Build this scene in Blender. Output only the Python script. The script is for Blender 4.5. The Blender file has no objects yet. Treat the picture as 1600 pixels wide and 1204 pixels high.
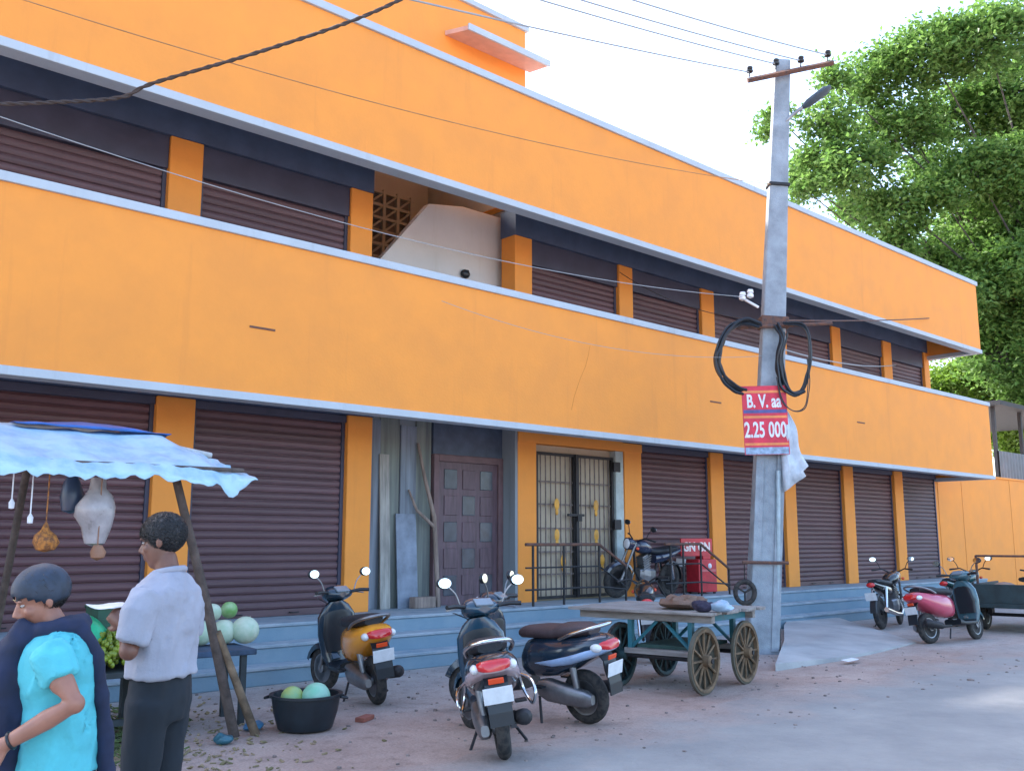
import bpy, bmesh, math, random
from mathutils import Vector, Matrix, Euler, noise
R = math.radians
random.seed(7)
SC = bpy.context.scene
COL = SC.collection

# ------------------------------------------------------------------ camera
FOC, CX, CY, HZ, XR = 1500.0, 800.0, 602.0, 845.0, 2466.0      # in pixels of the 1600 x 1204 photograph
PITCH = math.atan((HZ - CY) / FOC)
ANG = math.atan((XR - CX) / math.hypot(FOC, HZ - CY))           # facade runs along +X, camera heading is ANG from it
CAM = Vector((0, 0, 1.55))
FW = Vector((math.cos(ANG) * math.cos(PITCH), math.sin(ANG) * math.cos(PITCH), math.sin(PITCH)))
RT = Vector((math.sin(ANG), -math.cos(ANG), 0))
UP = RT.cross(FW)
cam = bpy.data.cameras.new('camera')
cam.sensor_fit = 'HORIZONTAL'
cam.sensor_width = 36
cam.lens = 36 * FOC / 1600
cam.clip_start, cam.clip_end = 0.05, 4000
camo = bpy.data.objects.new('camera', cam)
COL.objects.link(camo)
m3 = Matrix((RT, UP, -FW)).transposed()
camo.matrix_world = Matrix.Translation(CAM) @ m3.to_4x4()
SC.camera = camo

# ------------------------------------------------------------------ sky, sun, exposure
SUN_EL, SUN_AZ = 42.0, 98.0      # azimuth: degrees anticlockwise from +X, where the sun stands
w = bpy.data.worlds.new('World')
SC.world = w
w.use_nodes = True
nt = w.node_tree
nt.nodes.clear()
sky = nt.nodes.new('ShaderNodeTexSky')
sky.sky_type = 'NISHITA'
sky.sun_disc = False
sky.sun_elevation = R(SUN_EL)
sky.sun_rotation = R(90 - SUN_AZ)
sky.air_density = 1.0
sky.dust_density = 2.5
sky.ozone_density = 1.5
bg = nt.nodes.new('ShaderNodeBackground')
bg.inputs['Strength'].default_value = 0.15
wo = nt.nodes.new('ShaderNodeOutputWorld')
nt.links.new(sky.outputs[0], bg.inputs[0])
nt.links.new(bg.outputs[0], wo.inputs[0])
sd = bpy.data.lights.new('sun', 'SUN')
sd.energy = 2.5
sd.angle = R(4)
sd.color = (1.0, 0.95, 0.88)
so = bpy.data.objects.new('sun', sd)
COL.objects.link(so)
sdir = Vector((math.cos(R(SUN_AZ)) * math.cos(R(SUN_EL)), math.sin(R(SUN_AZ)) * math.cos(R(SUN_EL)), math.sin(R(SUN_EL))))
so.rotation_euler = sdir.to_track_quat('Z', 'Y').to_euler()
so.location = (0, 0, 30)
SC.view_settings.view_transform = 'Standard'
SC.view_settings.look = 'None'
SC.view_settings.gamma = 1.0
SC.view_settings.use_curve_mapping = False
SC.view_settings.exposure = 2.35

# ------------------------------------------------------------------ pixel helpers (a pixel gives a direction only)
def ray(x, y):
    return FW + RT * ((x - CX) / FOC) + UP * ((CY - y) / FOC)
def onz(x, y, z=0.0):
    d = ray(x, y)
    return CAM + d * ((z - CAM.z) / d.z)
def ony(x, y, Y):
    d = ray(x, y)
    return CAM + d * ((Y - CAM.y) / d.y)
def atd(x, y, d):
    return CAM + ray(x, y) * d

# ------------------------------------------------------------------ materials
MATS = {}
def mat(name, col, rough=0.7, metal=0.0, var=0.12, scale=6.0, bump=0.0, bscale=60.0, col2=None, lo=0.35, hi=0.7, coat=0.0, stretch=None, spec=0.5, emit=None):
    if name in MATS:
        return MATS[name]
    m = bpy.data.materials.new(name)
    m.use_nodes = True
    N, L = m.node_tree.nodes, m.node_tree.links
    b = N['Principled BSDF']
    b.inputs['Roughness'].default_value = rough
    b.inputs['Metallic'].default_value = metal
    b.inputs['Coat Weight'].default_value = coat
    b.inputs['Specular IOR Level'].default_value = spec
    tc = N.new('ShaderNodeTexCoord')
    mp = N.new('ShaderNodeMapping')
    L.new(tc.outputs['Object'], mp.inputs[0])
    if stretch:
        mp.inputs['Scale'].default_value = stretch
    nz = N.new('ShaderNodeTexNoise')
    nz.inputs['Scale'].default_value = scale
    nz.inputs['Detail'].default_value = 6
    nz.inputs['Roughness'].default_value = 0.6
    L.new(mp.outputs[0], nz.inputs['Vector'])
    rp = N.new('ShaderNodeValToRGB')
    c2 = col2 if col2 else tuple(max(0, c * (1 - var * 2)) for c in col)
    c1 = col if col2 else tuple(min(1, c * (1 + var)) for c in col)
    rp.color_ramp.elements[0].position = lo
    rp.color_ramp.elements[1].position = hi
    rp.color_ramp.elements[0].color = (*c2, 1)
    rp.color_ramp.elements[1].color = (*c1, 1)
    L.new(nz.outputs['Fac'], rp.inputs[0])
    L.new(rp.outputs[0], b.inputs['Base Color'])
    if rough > 0.25:
        mr = N.new('ShaderNodeMapRange')
        mr.inputs['To Min'].default_value = max(0, rough - 0.12)
        mr.inputs['To Max'].default_value = min(1, rough + 0.12)
        L.new(nz.outputs['Fac'], mr.inputs['Value'])
        L.new(mr.outputs[0], b.inputs['Roughness'])
    if bump:
        n2 = N.new('ShaderNodeTexNoise')
        n2.inputs['Scale'].default_value = bscale
        n2.inputs['Detail'].default_value = 5
        L.new(mp.outputs[0], n2.inputs['Vector'])
        bp = N.new('ShaderNodeBump')
        bp.inputs['Strength'].default_value = bump
        bp.inputs['Distance'].default_value = 0.02
        L.new(n2.outputs['Fac'], bp.inputs['Height'])
        L.new(bp.outputs[0], b.inputs['Normal'])
    MATS[name] = m
    return m

def paint_mat(name, col, dirt, amt=0.35):
    """wall paint: faint trowel mottling, large fading patches, thin vertical run marks."""
    m = mat(name, col, rough=0.75, var=0.035, scale=1.6, bump=0.12, bscale=28)
    N, L = m.node_tree.nodes, m.node_tree.links
    b = N['Principled BSDF']
    rp = [n for n in N if n.type == 'VALTORGB'][0]
    mp2 = N.new('ShaderNodeMapping')
    tc = [n for n in N if n.type == 'TEX_COORD'][0]
    L.new(tc.outputs['Object'], mp2.inputs[0])
    mp2.inputs['Scale'].default_value = (5.0, 5.0, 0.35)
    nz = N.new('ShaderNodeTexNoise')
    nz.inputs['Scale'].default_value = 1.0
    nz.inputs['Detail'].default_value = 7
    nz.inputs['Roughness'].default_value = 0.65
    L.new(mp2.outputs[0], nz.inputs['Vector'])
    mr = N.new('ShaderNodeMapRange')
    mr.inputs['From Min'].default_value = 0.58
    mr.inputs['From Max'].default_value = 0.85
    mr.inputs['To Max'].default_value = amt
    L.new(nz.outputs['Fac'], mr.inputs['Value'])
    mx = N.new('ShaderNodeMix')
    mx.data_type = 'RGBA'
    mx.inputs['B'].default_value = (*dirt, 1)
    L.new(mr.outputs[0], mx.inputs['Factor'])
    L.new(rp.outputs[0], mx.inputs['A'])
    L.new(mx.outputs['Result'], b.inputs['Base Color'])
    return m

ORANGE = paint_mat('orange_paint', (0.82, 0.298, 0.048), (0.52, 0.19, 0.05), 0.38)
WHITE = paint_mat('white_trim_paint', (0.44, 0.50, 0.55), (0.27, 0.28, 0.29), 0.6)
GREYWALL = paint_mat('grey_plaster', (0.36, 0.37, 0.37), (0.20, 0.19, 0.19), 0.6)
SOFFIT = mat('soffit_plaster', (0.42, 0.44, 0.47), rough=0.9, var=0.08, scale=2)
LINTEL = mat('dark_blue_grey_band', (0.075, 0.105, 0.18), rough=0.8, var=0.1, scale=3)  # even dark blue-grey for the beams under both overhangs
STEP = mat('skylit_blue_cement', (0.17, 0.265, 0.335), rough=0.85, scale=2.2, bump=0.3, bscale=40, col2=(0.215, 0.30, 0.36), lo=0.3, hi=0.65)  # cement with the blue cast of the skylight put into its colour
TREAD = mat('worn_skylit_tread', (0.34, 0.39, 0.43), rough=0.9, scale=3.5, bump=0.3, bscale=50, col2=(0.20, 0.28, 0.34), lo=0.3, hi=0.6)  # worn cement, paler than the risers: sky light on the tops painted in
SHUTTER = mat('brown_shutter_paint', (0.115, 0.064, 0.075), rough=0.55, var=0.14, scale=1.2, stretch=(0.6, 1, 6))
def vary_by_object(m, amt):
    # each slat is painted and weathered a little differently
    N, L = m.node_tree.nodes, m.node_tree.links
    b = N['Principled BSDF']
    src = b.inputs['Base Color'].links[0].from_socket
    oi = N.new('ShaderNodeObjectInfo')
    mr = N.new('ShaderNodeMapRange')
    mr.inputs['To Min'].default_value = 1 - amt
    mr.inputs['To Max'].default_value = 1 + amt
    L.new(oi.outputs['Random'], mr.inputs['Value'])
    vm = N.new('ShaderNodeVectorMath'); vm.operation = 'SCALE'
    L.new(src, vm.inputs[0])
    L.new(mr.outputs[0], vm.inputs['Scale'])
    L.new(vm.outputs[0], b.inputs['Base Color'])
vary_by_object(SHUTTER, 0.16)
SHUTTERS = [SHUTTER, mat('grey_brown_shutter_paint', (0.125, 0.078, 0.088), rough=0.6, var=0.2, scale=1.5, stretch=(0.6, 1, 6)), mat('maroon_shutter_paint', (0.120, 0.058, 0.066), rough=0.5, var=0.16, scale=1.0, stretch=(0.6, 1, 6))]
for m_ in SHUTTERS[1:]:
    vary_by_object(m_, 0.16)
CONC = mat('pole_concrete', (0.30, 0.345, 0.39), rough=0.9, var=0.14, scale=4, bump=0.35, bscale=70)
RAMPC = mat('ramp_concrete', (0.44, 0.45, 0.45), rough=0.95, scale=1.3, bump=0.4, bscale=45, col2=(0.28, 0.29, 0.30), lo=0.3, hi=0.65)
BLACK = mat('black_plastic', (0.012, 0.016, 0.022), rough=0.38, var=0.1)
RUBBER = mat('tyre_rubber', (0.016, 0.017, 0.019), rough=0.85, var=0.2, scale=20, col2=(0.045, 0.04, 0.037), lo=0.45, hi=0.6)
CHROME = mat('chrome', (0.62, 0.64, 0.66), rough=0.18, metal=1.0, var=0.05)
STEEL = mat('dull_steel', (0.30, 0.31, 0.33), rough=0.45, metal=0.9, var=0.15)
MIRROR = mat('mirror_glass', (0.85, 0.9, 0.92), rough=0.05, metal=1.0, var=0.0)
REDLENS = mat('red_lens', (0.62, 0.02, 0.025), rough=0.15, var=0.05, coat=0.6)
CLEARLENS = mat('clear_lens', (0.75, 0.76, 0.78), rough=0.12, var=0.05, coat=0.5)
ORLENS = mat('orange_red_reflector', (0.80, 0.08, 0.02), rough=0.2, var=0.05)
PLATE = mat('number_plate_white', (0.70, 0.72, 0.74), rough=0.5, var=0.06, scale=15)
IRON = mat('dark_iron', (0.030, 0.030, 0.034), rough=0.6, metal=0.3, var=0.2, scale=15)
RUST = mat('rusty_iron', (0.16, 0.075, 0.05), rough=0.85, scale=14, bump=0.3, col2=(0.07, 0.05, 0.05), lo=0.35, hi=0.6)
WOOD = mat('weathered_wood', (0.34, 0.27, 0.215), rough=0.85, scale=3, bump=0.4, bscale=30, stretch=(1, 8, 8), col2=(0.18, 0.14, 0.115), lo=0.35, hi=0.65)
WOOD_Y = mat('weathered_wood_plank', (0.36, 0.33, 0.31), rough=0.85, scale=3, bump=0.4, bscale=30, stretch=(8, 1, 8), col2=(0.19, 0.17, 0.155), lo=0.35, hi=0.65)
TEAL = mat('teal_frame_paint', (0.025, 0.15, 0.19), rough=0.6, var=0.2, scale=8, col2=(0.08, 0.09, 0.09), lo=0.30, hi=0.42)

# ------------------------------------------------------------------ mesh builder
class B:
    def __init__(s):
        s.v, s.f = [], []
    def add(s, vs, fs, M=None):
        o = len(s.v)
        s.v += [tuple(M @ Vector(p)) for p in vs] if M else [tuple(p) for p in vs]
        s.f += [tuple(i + o for i in f) for f in fs]
        return s
    def box(s, c, d, rot=None):
        x, y, z = d[0] / 2, d[1] / 2, d[2] / 2
        vs = [(-x, -y, -z), (x, -y, -z), (x, y, -z), (-x, y, -z), (-x, -y, z), (x, -y, z), (x, y, z), (-x, y, z)]
        fs = [(0, 3, 2, 1), (4, 5, 6, 7), (0, 1, 5, 4), (1, 2, 6, 5), (2, 3, 7, 6), (3, 0, 4, 7)]
        M = Matrix.Translation(c)
        if rot:
            M = M @ Euler(rot).to_matrix().to_4x4()
        return s.add(vs, fs, M)
    def rng(s, x0, x1, y0, y1, z0, z1):
        return s.box(((x0 + x1) / 2, (y0 + y1) / 2, (z0 + z1) / 2), (x1 - x0, y1 - y0, z1 - z0))
    def rings(s, rs, cap=True, close=False):
        n = len(rs[0])
        vs = [p for r in rs for p in r]
        fs = []
        m = len(rs)
        for i in range(m if close else m - 1):
            a, b = i * n, ((i + 1) % m) * n
            for j in range(n):
                k = (j + 1) % n
                fs.append((a + j, a + k, b + k, b + j))
        if cap and not close:
            fs.append(tuple(range(n - 1, -1, -1)))
            fs.append(tuple((m - 1) * n + j for j in range(n)))
        return s.add(vs, fs)
    def tube(s, pts, r, n=8, close=False, flat=None):
        pts = [Vector(p) for p in pts]
        m = len(pts)
        rr = r if isinstance(r, (list, tuple)) else [r] * m
        rs = []
        prev = None
        for i, p in enumerate(pts):
            if close:
                t = pts[(i + 1) % m] - pts[i - 1]
            else:
                t = pts[min(i + 1, m - 1)] - pts[max(i - 1, 0)]
            t = t.normalized() if t.length > 1e-9 else Vector((0, 0, 1))
            if prev is None:
                a = Vector((0, 0, 1)) if abs(t.z) < 0.9 else Vector((1, 0, 0))
                u = t.cross(a).normalized()
            else:
                u = (prev - t * prev.dot(t))
                u = u.normalized() if u.length > 1e-6 else t.orthogonal().normalized()
            prev = u
            v = t.cross(u)
            fx = flat if flat else (1, 1)
            rs.append([p + (u * math.cos(2 * math.pi * k / n) * fx[0] + v * math.sin(2 * math.pi * k / n) * fx[1]) * rr[i] for k in range(n)])
        return s.rings(rs, close=close)
    def lathe(s, prof, n=16, M=None):
        """prof: (radius, z) pairs about local Z"""
        rs = [[Vector((r * math.cos(2 * math.pi * k / n), r * math.sin(2 * math.pi * k / n), z)) for k in range(n)] for r, z in prof]
        if M:
            rs = [[M @ p for p in q] for q in rs]
        return s.rings(rs)
    def ball(s, c, r, n=12, m=8, rot=None):
        r = r if isinstance(r, (list, tuple)) else (r, r, r)
        M = Matrix.Translation(c)
        if rot:
            M = M @ Euler(rot).to_matrix().to_4x4()
        rs = []
        for i in range(m + 1):
            th = math.pi * (i + 0.001 if i == 0 else (i - 0.001 if i == m else i)) / m
            rs.append([M @ Vector((r[0] * math.sin(th) * math.cos(2 * math.pi * k / n), r[1] * math.sin(th) * math.sin(2 * math.pi * k / n), -r[2] * math.cos(th))) for k in range(n)])
        return s.rings(rs)
    def loft_x(s, secs, n=16, e=2.6):
        """secs: (x, zc, halfwidth, halfheight) superellipse sections along X"""
        rs = []
        for x, zc, hw, hh in secs:
            ring = []
            for k in range(n):
                a = 2 * math.pi * k / n
                c_, s_ = math.cos(a), math.sin(a)
                ring.append(Vector((x, hw * math.copysign(abs(c_) ** (2 / e), c_), zc + hh * math.copysign(abs(s_) ** (2 / e), s_))))
            rs.append(ring)
        return s.rings(rs)
    def loft_z(s, secs, n=16, e=2.2):
        """secs: (z, xc, yc, halfdepth x, halfwidth y) sections up Z"""
        rs = []
        for z, xc, yc, hd, hw in secs:
            ring = []
            for k in range(n):
                a = 2 * math.pi * k / n
                c_, s_ = math.cos(a), math.sin(a)
                ring.append(Vector((xc + hd * math.copysign(abs(c_) ** (2 / e), c_), yc + hw * math.copysign(abs(s_) ** (2 / e), s_), z)))
            rs.append(ring)
        return s.rings(rs)
    def xform(s, M):
        s.v = [tuple(M @ Vector(p)) for p in s.v]
        return s
    def mesh(s, name, smooth=False):
        me = bpy.data.meshes.new(name)
        me.from_pydata(s.v, [], s.f)
        bm = bmesh.new()
        bm.from_mesh(me)
        bmesh.ops.recalc_face_normals(bm, faces=bm.faces)
        bm.to_mesh(me)
        bm.free()
        if smooth:
            me.polygons.foreach_set('use_smooth', [True] * len(me.polygons))
        return me
    def obj(s, name, m, parent=None, smooth=False, bevel=0.0, loc=None, rot=None):
        me = s.mesh(name, smooth)
        me.materials.append(m)
        return link(name, me, parent, smooth, bevel, loc, rot)

def link(name, me, parent=None, smooth=False, bevel=0.0, loc=None, rot=None):
    o = bpy.data.objects.new(name, me)
    COL.objects.link(o)
    if parent:
        o.parent = parent
    if loc is not None:
        o.location = loc
    if rot is not None:
        o.rotation_euler = rot
    if bevel:
        bv = o.modifiers.new('bevel', 'BEVEL')
        bv.width = bevel
        bv.segments = 2
        bv.limit_method = 'ANGLE'
        bv.angle_limit = R(40)
    if smooth and me.polygons:
        me.set_sharp_from_angle(angle=R(48))
    return o
def tag(o, label=None, cat=None, group=None, kind=None):
    if label: o['label'] = label
    if cat: o['category'] = cat
    if group: o['group'] = group
    if kind: o['kind'] = kind
    return o
def thing(name, label, cat, loc=(0, 0, 0), rot=(0, 0, 0), group=None):
    o = bpy.data.objects.new(name, None)
    o.empty_display_size = 0.1
    COL.objects.link(o)
    o.location = loc
    o.rotation_euler = rot
    return tag(o, label, cat, group)
def text_mesh(txt, size, bold=0.0, depth=0.001):
    cu = bpy.data.curves.new('lettering', 'FONT')
    cu.body = txt
    cu.size = size
    cu.extrude = depth
    cu.offset = bold
    cu.align_x, cu.align_y = 'CENTER', 'CENTER'
    cu.resolution_u = 3
    to = bpy.data.objects.new('lettering', cu)
    COL.objects.link(to)
    bpy.context.view_layer.update()
    me = bpy.data.meshes.new_from_object(to.evaluated_get(bpy.context.evaluated_depsgraph_get()))
    bpy.data.objects.remove(to)
    bpy.data.curves.remove(cu)
    return me
def unify(b, voxel, smooth=4):
    """melt overlapping shapes into one continuous surface"""
    me = b.mesh('tmp')
    o = bpy.data.objects.new('tmp', me)
    COL.objects.link(o)
    rm = o.modifiers.new('r', 'REMESH')
    rm.mode = 'VOXEL'
    rm.voxel_size = voxel
    sm = o.modifiers.new('s', 'SMOOTH')
    sm.iterations = smooth
    sm.factor = 0.5
    bpy.context.view_layer.update()
    me2 = bpy.data.meshes.new_from_object(o.evaluated_get(bpy.context.evaluated_depsgraph_get()))
    bpy.data.objects.remove(o)
    bpy.data.meshes.remove(me)
    me2.polygons.foreach_set('use_smooth', [True] * len(me2.polygons))
    return me2
def curve_pts(pts, n=24):
    """Catmull-Rom through pts"""
    P = [Vector(p) for p in pts]
    P = [P[0] * 2 - P[1]] + P + [P[-1] * 2 - P[-2]]
    out = []
    for i in range(1, len(P) - 2):
        for k in range(n):
            t = k / n
            a, b_, c, d = P[i - 1], P[i], P[i + 1], P[i + 2]
            out.append(0.5 * ((2 * b_) + (c - a) * t + (2 * a - 5 * b_ + 4 * c - d) * t * t + (3 * b_ - a - 3 * c + d) * t ** 3))
    out.append(P[-2])
    return out
def sag(a, b, drop, n=24):
    a, b = Vector(a), Vector(b)
    return [a.lerp(b, i / n) - Vector((0, 0, drop * 4 * (i / n) * (1 - i / n))) for i in range(n + 1)]

# ================================================================== GROUND, ROAD, RAMP
def ground_material(asphalt=False):
    m = bpy.data.materials.new('dusty_asphalt' if asphalt else 'dirt_ground')
    m.use_nodes = True
    N, L = m.node_tree.nodes, m.node_tree.links
    b = N['Principled BSDF']
    b.inputs['Roughness'].default_value = 0.95
    tc = N.new('ShaderNodeTexCoord')
    def nz(scale, detail=8, rough=0.6):
        n = N.new('ShaderNodeTexNoise')
        n.inputs['Scale'].default_value = scale
        n.inputs['Detail'].default_value = detail
        n.inputs['Roughness'].default_value = rough
        L.new(tc.outputs['Object'], n.inputs['Vector'])
        return n
    def ramp(src, p0, c0, p1, c1):
        r = N.new('ShaderNodeValToRGB')
        r.color_ramp.elements[0].position = p0
        r.color_ramp.elements[1].position = p1
        r.color_ramp.elements[0].color = (*c0, 1)
        r.color_ramp.elements[1].color = (*c1, 1)
        L.new(src, r.inputs[0])
        return r
    red = ramp(nz(1.1).outputs['Fac'], 0.30, (0.345, 0.235, 0.195), 0.70, (0.49, 0.365, 0.31))
    grey = ramp(nz(0.9).outputs['Fac'], 0.3, (0.30, 0.275, 0.265), 0.7, (0.45, 0.41, 0.385))
    # how far the swept grey cement dust reaches out from the steps: depends on where on the plot one stands
    sp = N.new('ShaderNodeSeparateXYZ')
    L.new(tc.outputs['Object'], sp.inputs[0])
    n3 = nz(0.55, 6)
    ma = N.new('ShaderNodeMath'); ma.operation = 'MULTIPLY_ADD'
    L.new(n3.outputs['Fac'], ma.inputs[0]); ma.inputs[1].default_value = 4.2
    L.new(sp.outputs['Y'], ma.inputs[2])
    mb = N.new('ShaderNodeMath'); mb.operation = 'MULTIPLY_ADD'
    L.new(sp.outputs['X'], mb.inputs[0]); mb.inputs[1].default_value = 0.16
    L.new(ma.outputs[0], mb.inputs[2])
    mr = N.new('ShaderNodeMapRange')
    mr.inputs['From Min'].default_value = 9.4
    mr.inputs['From Max'].default_value = 12.2
    L.new(mb.outputs[0], mr.inputs['Value'])
    mx = N.new('ShaderNodeMix'); mx.data_type = 'RGBA'
    L.new(mr.outputs[0], mx.inputs['Factor'])
    L.new(red.outputs[0], mx.inputs['A'])
    L.new(grey.outputs[0], mx.inputs['B'])
    # darker damp / litter spots
    sp2 = ramp(nz(6, 8, 0.7).outputs['Fac'], 0.28, (0.55, 0.52, 0.52), 0.5, (1, 1, 1))
    mul = N.new('ShaderNodeMix'); mul.data_type = 'RGBA'; mul.blend_type = 'MULTIPLY'
    mul.inputs['Factor'].default_value = 0.8
    L.new(mx.outputs['Result'], mul.inputs['A'])
    L.new(sp2.outputs[0], mul.inputs['B'])
    grit = ramp(nz(48, 5, 0.75).outputs['Fac'], 0.30, (0.62, 0.60, 0.58), 0.62, (1.12, 1.12, 1.12))
    mg = N.new('ShaderNodeMix'); mg.data_type = 'RGBA'; mg.blend_type = 'MULTIPLY'
    mg.inputs['Factor'].default_value = 0.7
    L.new(mul.outputs['Result'], mg.inputs['A'])
    L.new(grit.outputs[0], mg.inputs['B'])
    last = mg.outputs['Result']
    if asphalt:     # worn tar showing through the dust, more of it away from the verge
        tar = ramp(nz(1.4, 9, 0.65).outputs['Fac'], 0.3, (0.23, 0.228, 0.225), 0.7, (0.325, 0.315, 0.30))
        e1 = N.new('ShaderNodeMath'); e1.operation = 'MULTIPLY_ADD'
        L.new(nz(0.9, 9, 0.62).outputs['Fac'], e1.inputs[0]); e1.inputs[1].default_value = 2.6
        L.new(sp.outputs['Y'], e1.inputs[2])
        e3 = N.new('ShaderNodeMath'); e3.operation = 'MULTIPLY_ADD'
        L.new(sp.outputs['X'], e3.inputs[0]); e3.inputs[1].default_value = -0.02
        L.new(e1.outputs[0], e3.inputs[2])
        e2 = N.new('ShaderNodeMapRange')
        e2.inputs['From Min'].default_value = 6.0
        e2.inputs['From Max'].default_value = 7.1
        L.new(e3.outputs[0], e2.inputs['Value'])
        mm = N.new('ShaderNodeMix'); mm.data_type = 'RGBA'
        L.new(e2.outputs[0], mm.inputs['Factor'])
        L.new(tar.outputs[0], mm.inputs['A'])
        L.new(last, mm.inputs['B'])
        last = mm.outputs['Result']
    L.new(last, b.inputs['Base Color'])
    bp = N.new('ShaderNodeBump')
    bp.inputs['Strength'].default_value = 0.6
    bp.inputs['Distance'].default_value = 0.05
    L.new(nz(9, 10, 0.7).outputs['Fac'], bp.inputs['Height'])
    L.new(bp.outputs[0], b.inputs['Normal'])
    return m
g = B()
S = 1500
g.add([(-S, -S, 0), (S, -S, 0), (S, S, 0), (-S, S, 0)], [(0, 1, 2, 3)])
tag(g.obj('ground', ground_material()), kind='structure')

b = B()
top, bot = [], []
x = -30.0
while x < 400:
    e = 5.6 + 0.02 * x + 0.38 * noise.noise((x * 0.5, 3.1, 0)) + 0.14 * noise.noise((x * 2.1, 1.1, 0)) + 0.06 * noise.noise((x * 6, 7.1, 0))
    e = min(e, 6.5)
    top.append((x, e, 0.004))
    bot.append((x, -6.5, 0.004))
    x += 0.18 if x < 40 else 4
n = len(top)
b.add(top + bot, [(i, n + i, n + i + 1, i + 1) for i in range(n - 1)])
tag(b.obj('road', ground_material(True)), kind='structure')
# concrete ramp by the pole, a wedge that rises to the steps
b = B()
P = [onz(1212, 1048), onz(1432, 1004), onz(1312, 973), onz(1236, 969)]
low, hi_ = [], []
out = []
poly = [P[0], P[0].lerp(P[1], .33) + Vector((0, -.12, 0)), P[0].lerp(P[1], .66) + Vector((0, -.1, 0)), P[1], P[1].lerp(P[2], .5) + Vector((.25, .1, 0)), P[2], P[3], P[3].lerp(P[0], .33) + Vector((-.1, 0, 0)), P[3].lerp(P[0], .66) + Vector((.05, 0, 0))]
hts = [0.085, 0.05, 0.03, 0.015, 0.03, 0.10, 0.12, 0.12, 0.11]
cn = sum(poly, Vector()) / len(poly)
nn = len(poly)
vs = [(p.x, p.y, -0.02) for p in poly] + [(p.x, p.y, h) for p, h in zip(poly, hts)] + [(cn.x, cn.y, 0.10)]
fs = [(i, (i + 1) % nn, nn + (i + 1) % nn, nn + i) for i in range(nn)] + [(nn + i, nn + (i + 1) % nn, 2 * nn) for i in range(nn)]
b.add(vs, fs)
tag(b.obj('concrete_ramp', RAMPC), kind='structure')

# ================================================================== SHOP BUILDING
Y0 = 11.3          # plane of shutters and columns
YF = 9.9           # plane of the two orange parapet bands
XL, XE = -3.0, 25.75
ZP = 0.60          # plinth top
bld = thing('shop_building', 'long two-storey orange shop building with white trim and rows of brown rolling shutters', 'building', (0, 0, 0))
def P_(name, m, *boxes, bevel=0.0, parent=None):
    b = B()
    for q in boxes:
        b.rng(*q)
    return b.obj(name, m, parent or bld, bevel=bevel)
# steps and plinth: each tread slab sits proud of its riser
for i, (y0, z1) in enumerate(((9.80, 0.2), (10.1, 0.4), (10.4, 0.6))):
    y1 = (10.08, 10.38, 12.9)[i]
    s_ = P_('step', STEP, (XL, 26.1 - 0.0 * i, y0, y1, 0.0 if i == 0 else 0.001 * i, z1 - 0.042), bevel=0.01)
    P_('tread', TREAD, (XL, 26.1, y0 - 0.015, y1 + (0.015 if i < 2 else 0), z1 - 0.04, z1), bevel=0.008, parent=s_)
# walls behind everything
P_('rear_wall', GREYWALL, (XL, 7.6, 12.9, 13.1, 0, 7.1), (10.6, 26.3, 12.9, 13.1, 0, 7.1))
P_('end_wall', ORANGE, (25.55, 25.72, 11.36, 13.1, 0.6, 7.05))
P_('floor_slab', SOFFIT, (XL, 7.55, YF + 0.16, 13.0, 3.55, 3.75), (10.55, 25.6, YF + 0.16, 13.0, 3.55, 3.75), (7.55, 10.55, YF + 0.16, 12.0, 3.55, 3.75))
P_('roof_slab', SOFFIT, (XL, 7.5, YF + 0.16, 13.9, 7.0, 7.18), (10.6, 25.6, YF + 0.16, 13.9, 7.0, 7.18), (7.5, 10.6, YF + 0.16, 11.28, 7.0, 7.18))
# parapet bands
lowb = P_('parapet_band', ORANGE, (XL, XE, YF, YF + 0.15, 3.20, 5.00))
P_('side_return', ORANGE, (XE - 0.15, XE + 0.001, YF + 0.152, Y0 + 0.4, 3.2, 5.0), parent=lowb)
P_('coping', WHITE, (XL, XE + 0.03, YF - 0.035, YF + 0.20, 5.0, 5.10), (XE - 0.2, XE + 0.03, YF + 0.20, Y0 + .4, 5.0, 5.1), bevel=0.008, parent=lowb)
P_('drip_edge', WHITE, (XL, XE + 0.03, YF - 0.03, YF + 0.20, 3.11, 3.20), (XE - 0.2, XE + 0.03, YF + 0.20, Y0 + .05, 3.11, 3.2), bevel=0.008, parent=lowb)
upb = P_('parapet_band', ORANGE, (XL, 25.55, YF, YF + 0.15, 6.46, 8.17))
P_('side_return', ORANGE, (25.40, 25.551, YF + 0.152, 13.1, 6.46, 8.17), parent=upb)
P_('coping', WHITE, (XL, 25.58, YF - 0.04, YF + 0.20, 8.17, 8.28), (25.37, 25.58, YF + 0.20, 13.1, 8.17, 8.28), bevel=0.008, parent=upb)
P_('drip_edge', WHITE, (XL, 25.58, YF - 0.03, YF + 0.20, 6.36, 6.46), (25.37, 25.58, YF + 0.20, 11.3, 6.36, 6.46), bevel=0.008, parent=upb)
# small steel stubs and stains' cause: rain spouts in the lower band
CRK = mat('plaster_crack', (0.60, 0.22, 0.04), rough=0.9)
for pts in (((922, 540), (919, 556), (915, 572), (908, 588), (903, 602), (897, 620), (893, 640)),):
    B().tube([ony(x, y, YF - 0.0005) for x, y in pts], 0.003, 4).obj('plaster_crack', CRK, lowb if pts[0][1] > 400 else upb)
for px, py in ((410, 513), (1118, 628), (1345, 660)):
    p = ony(px, py, YF)
    P_('wall_mark', RUST, (p.x - 0.16, p.x + 0.16, YF - 0.008, YF - 0.001, p.z - 0.012, p.z + 0.012), parent=lowb)
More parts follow.
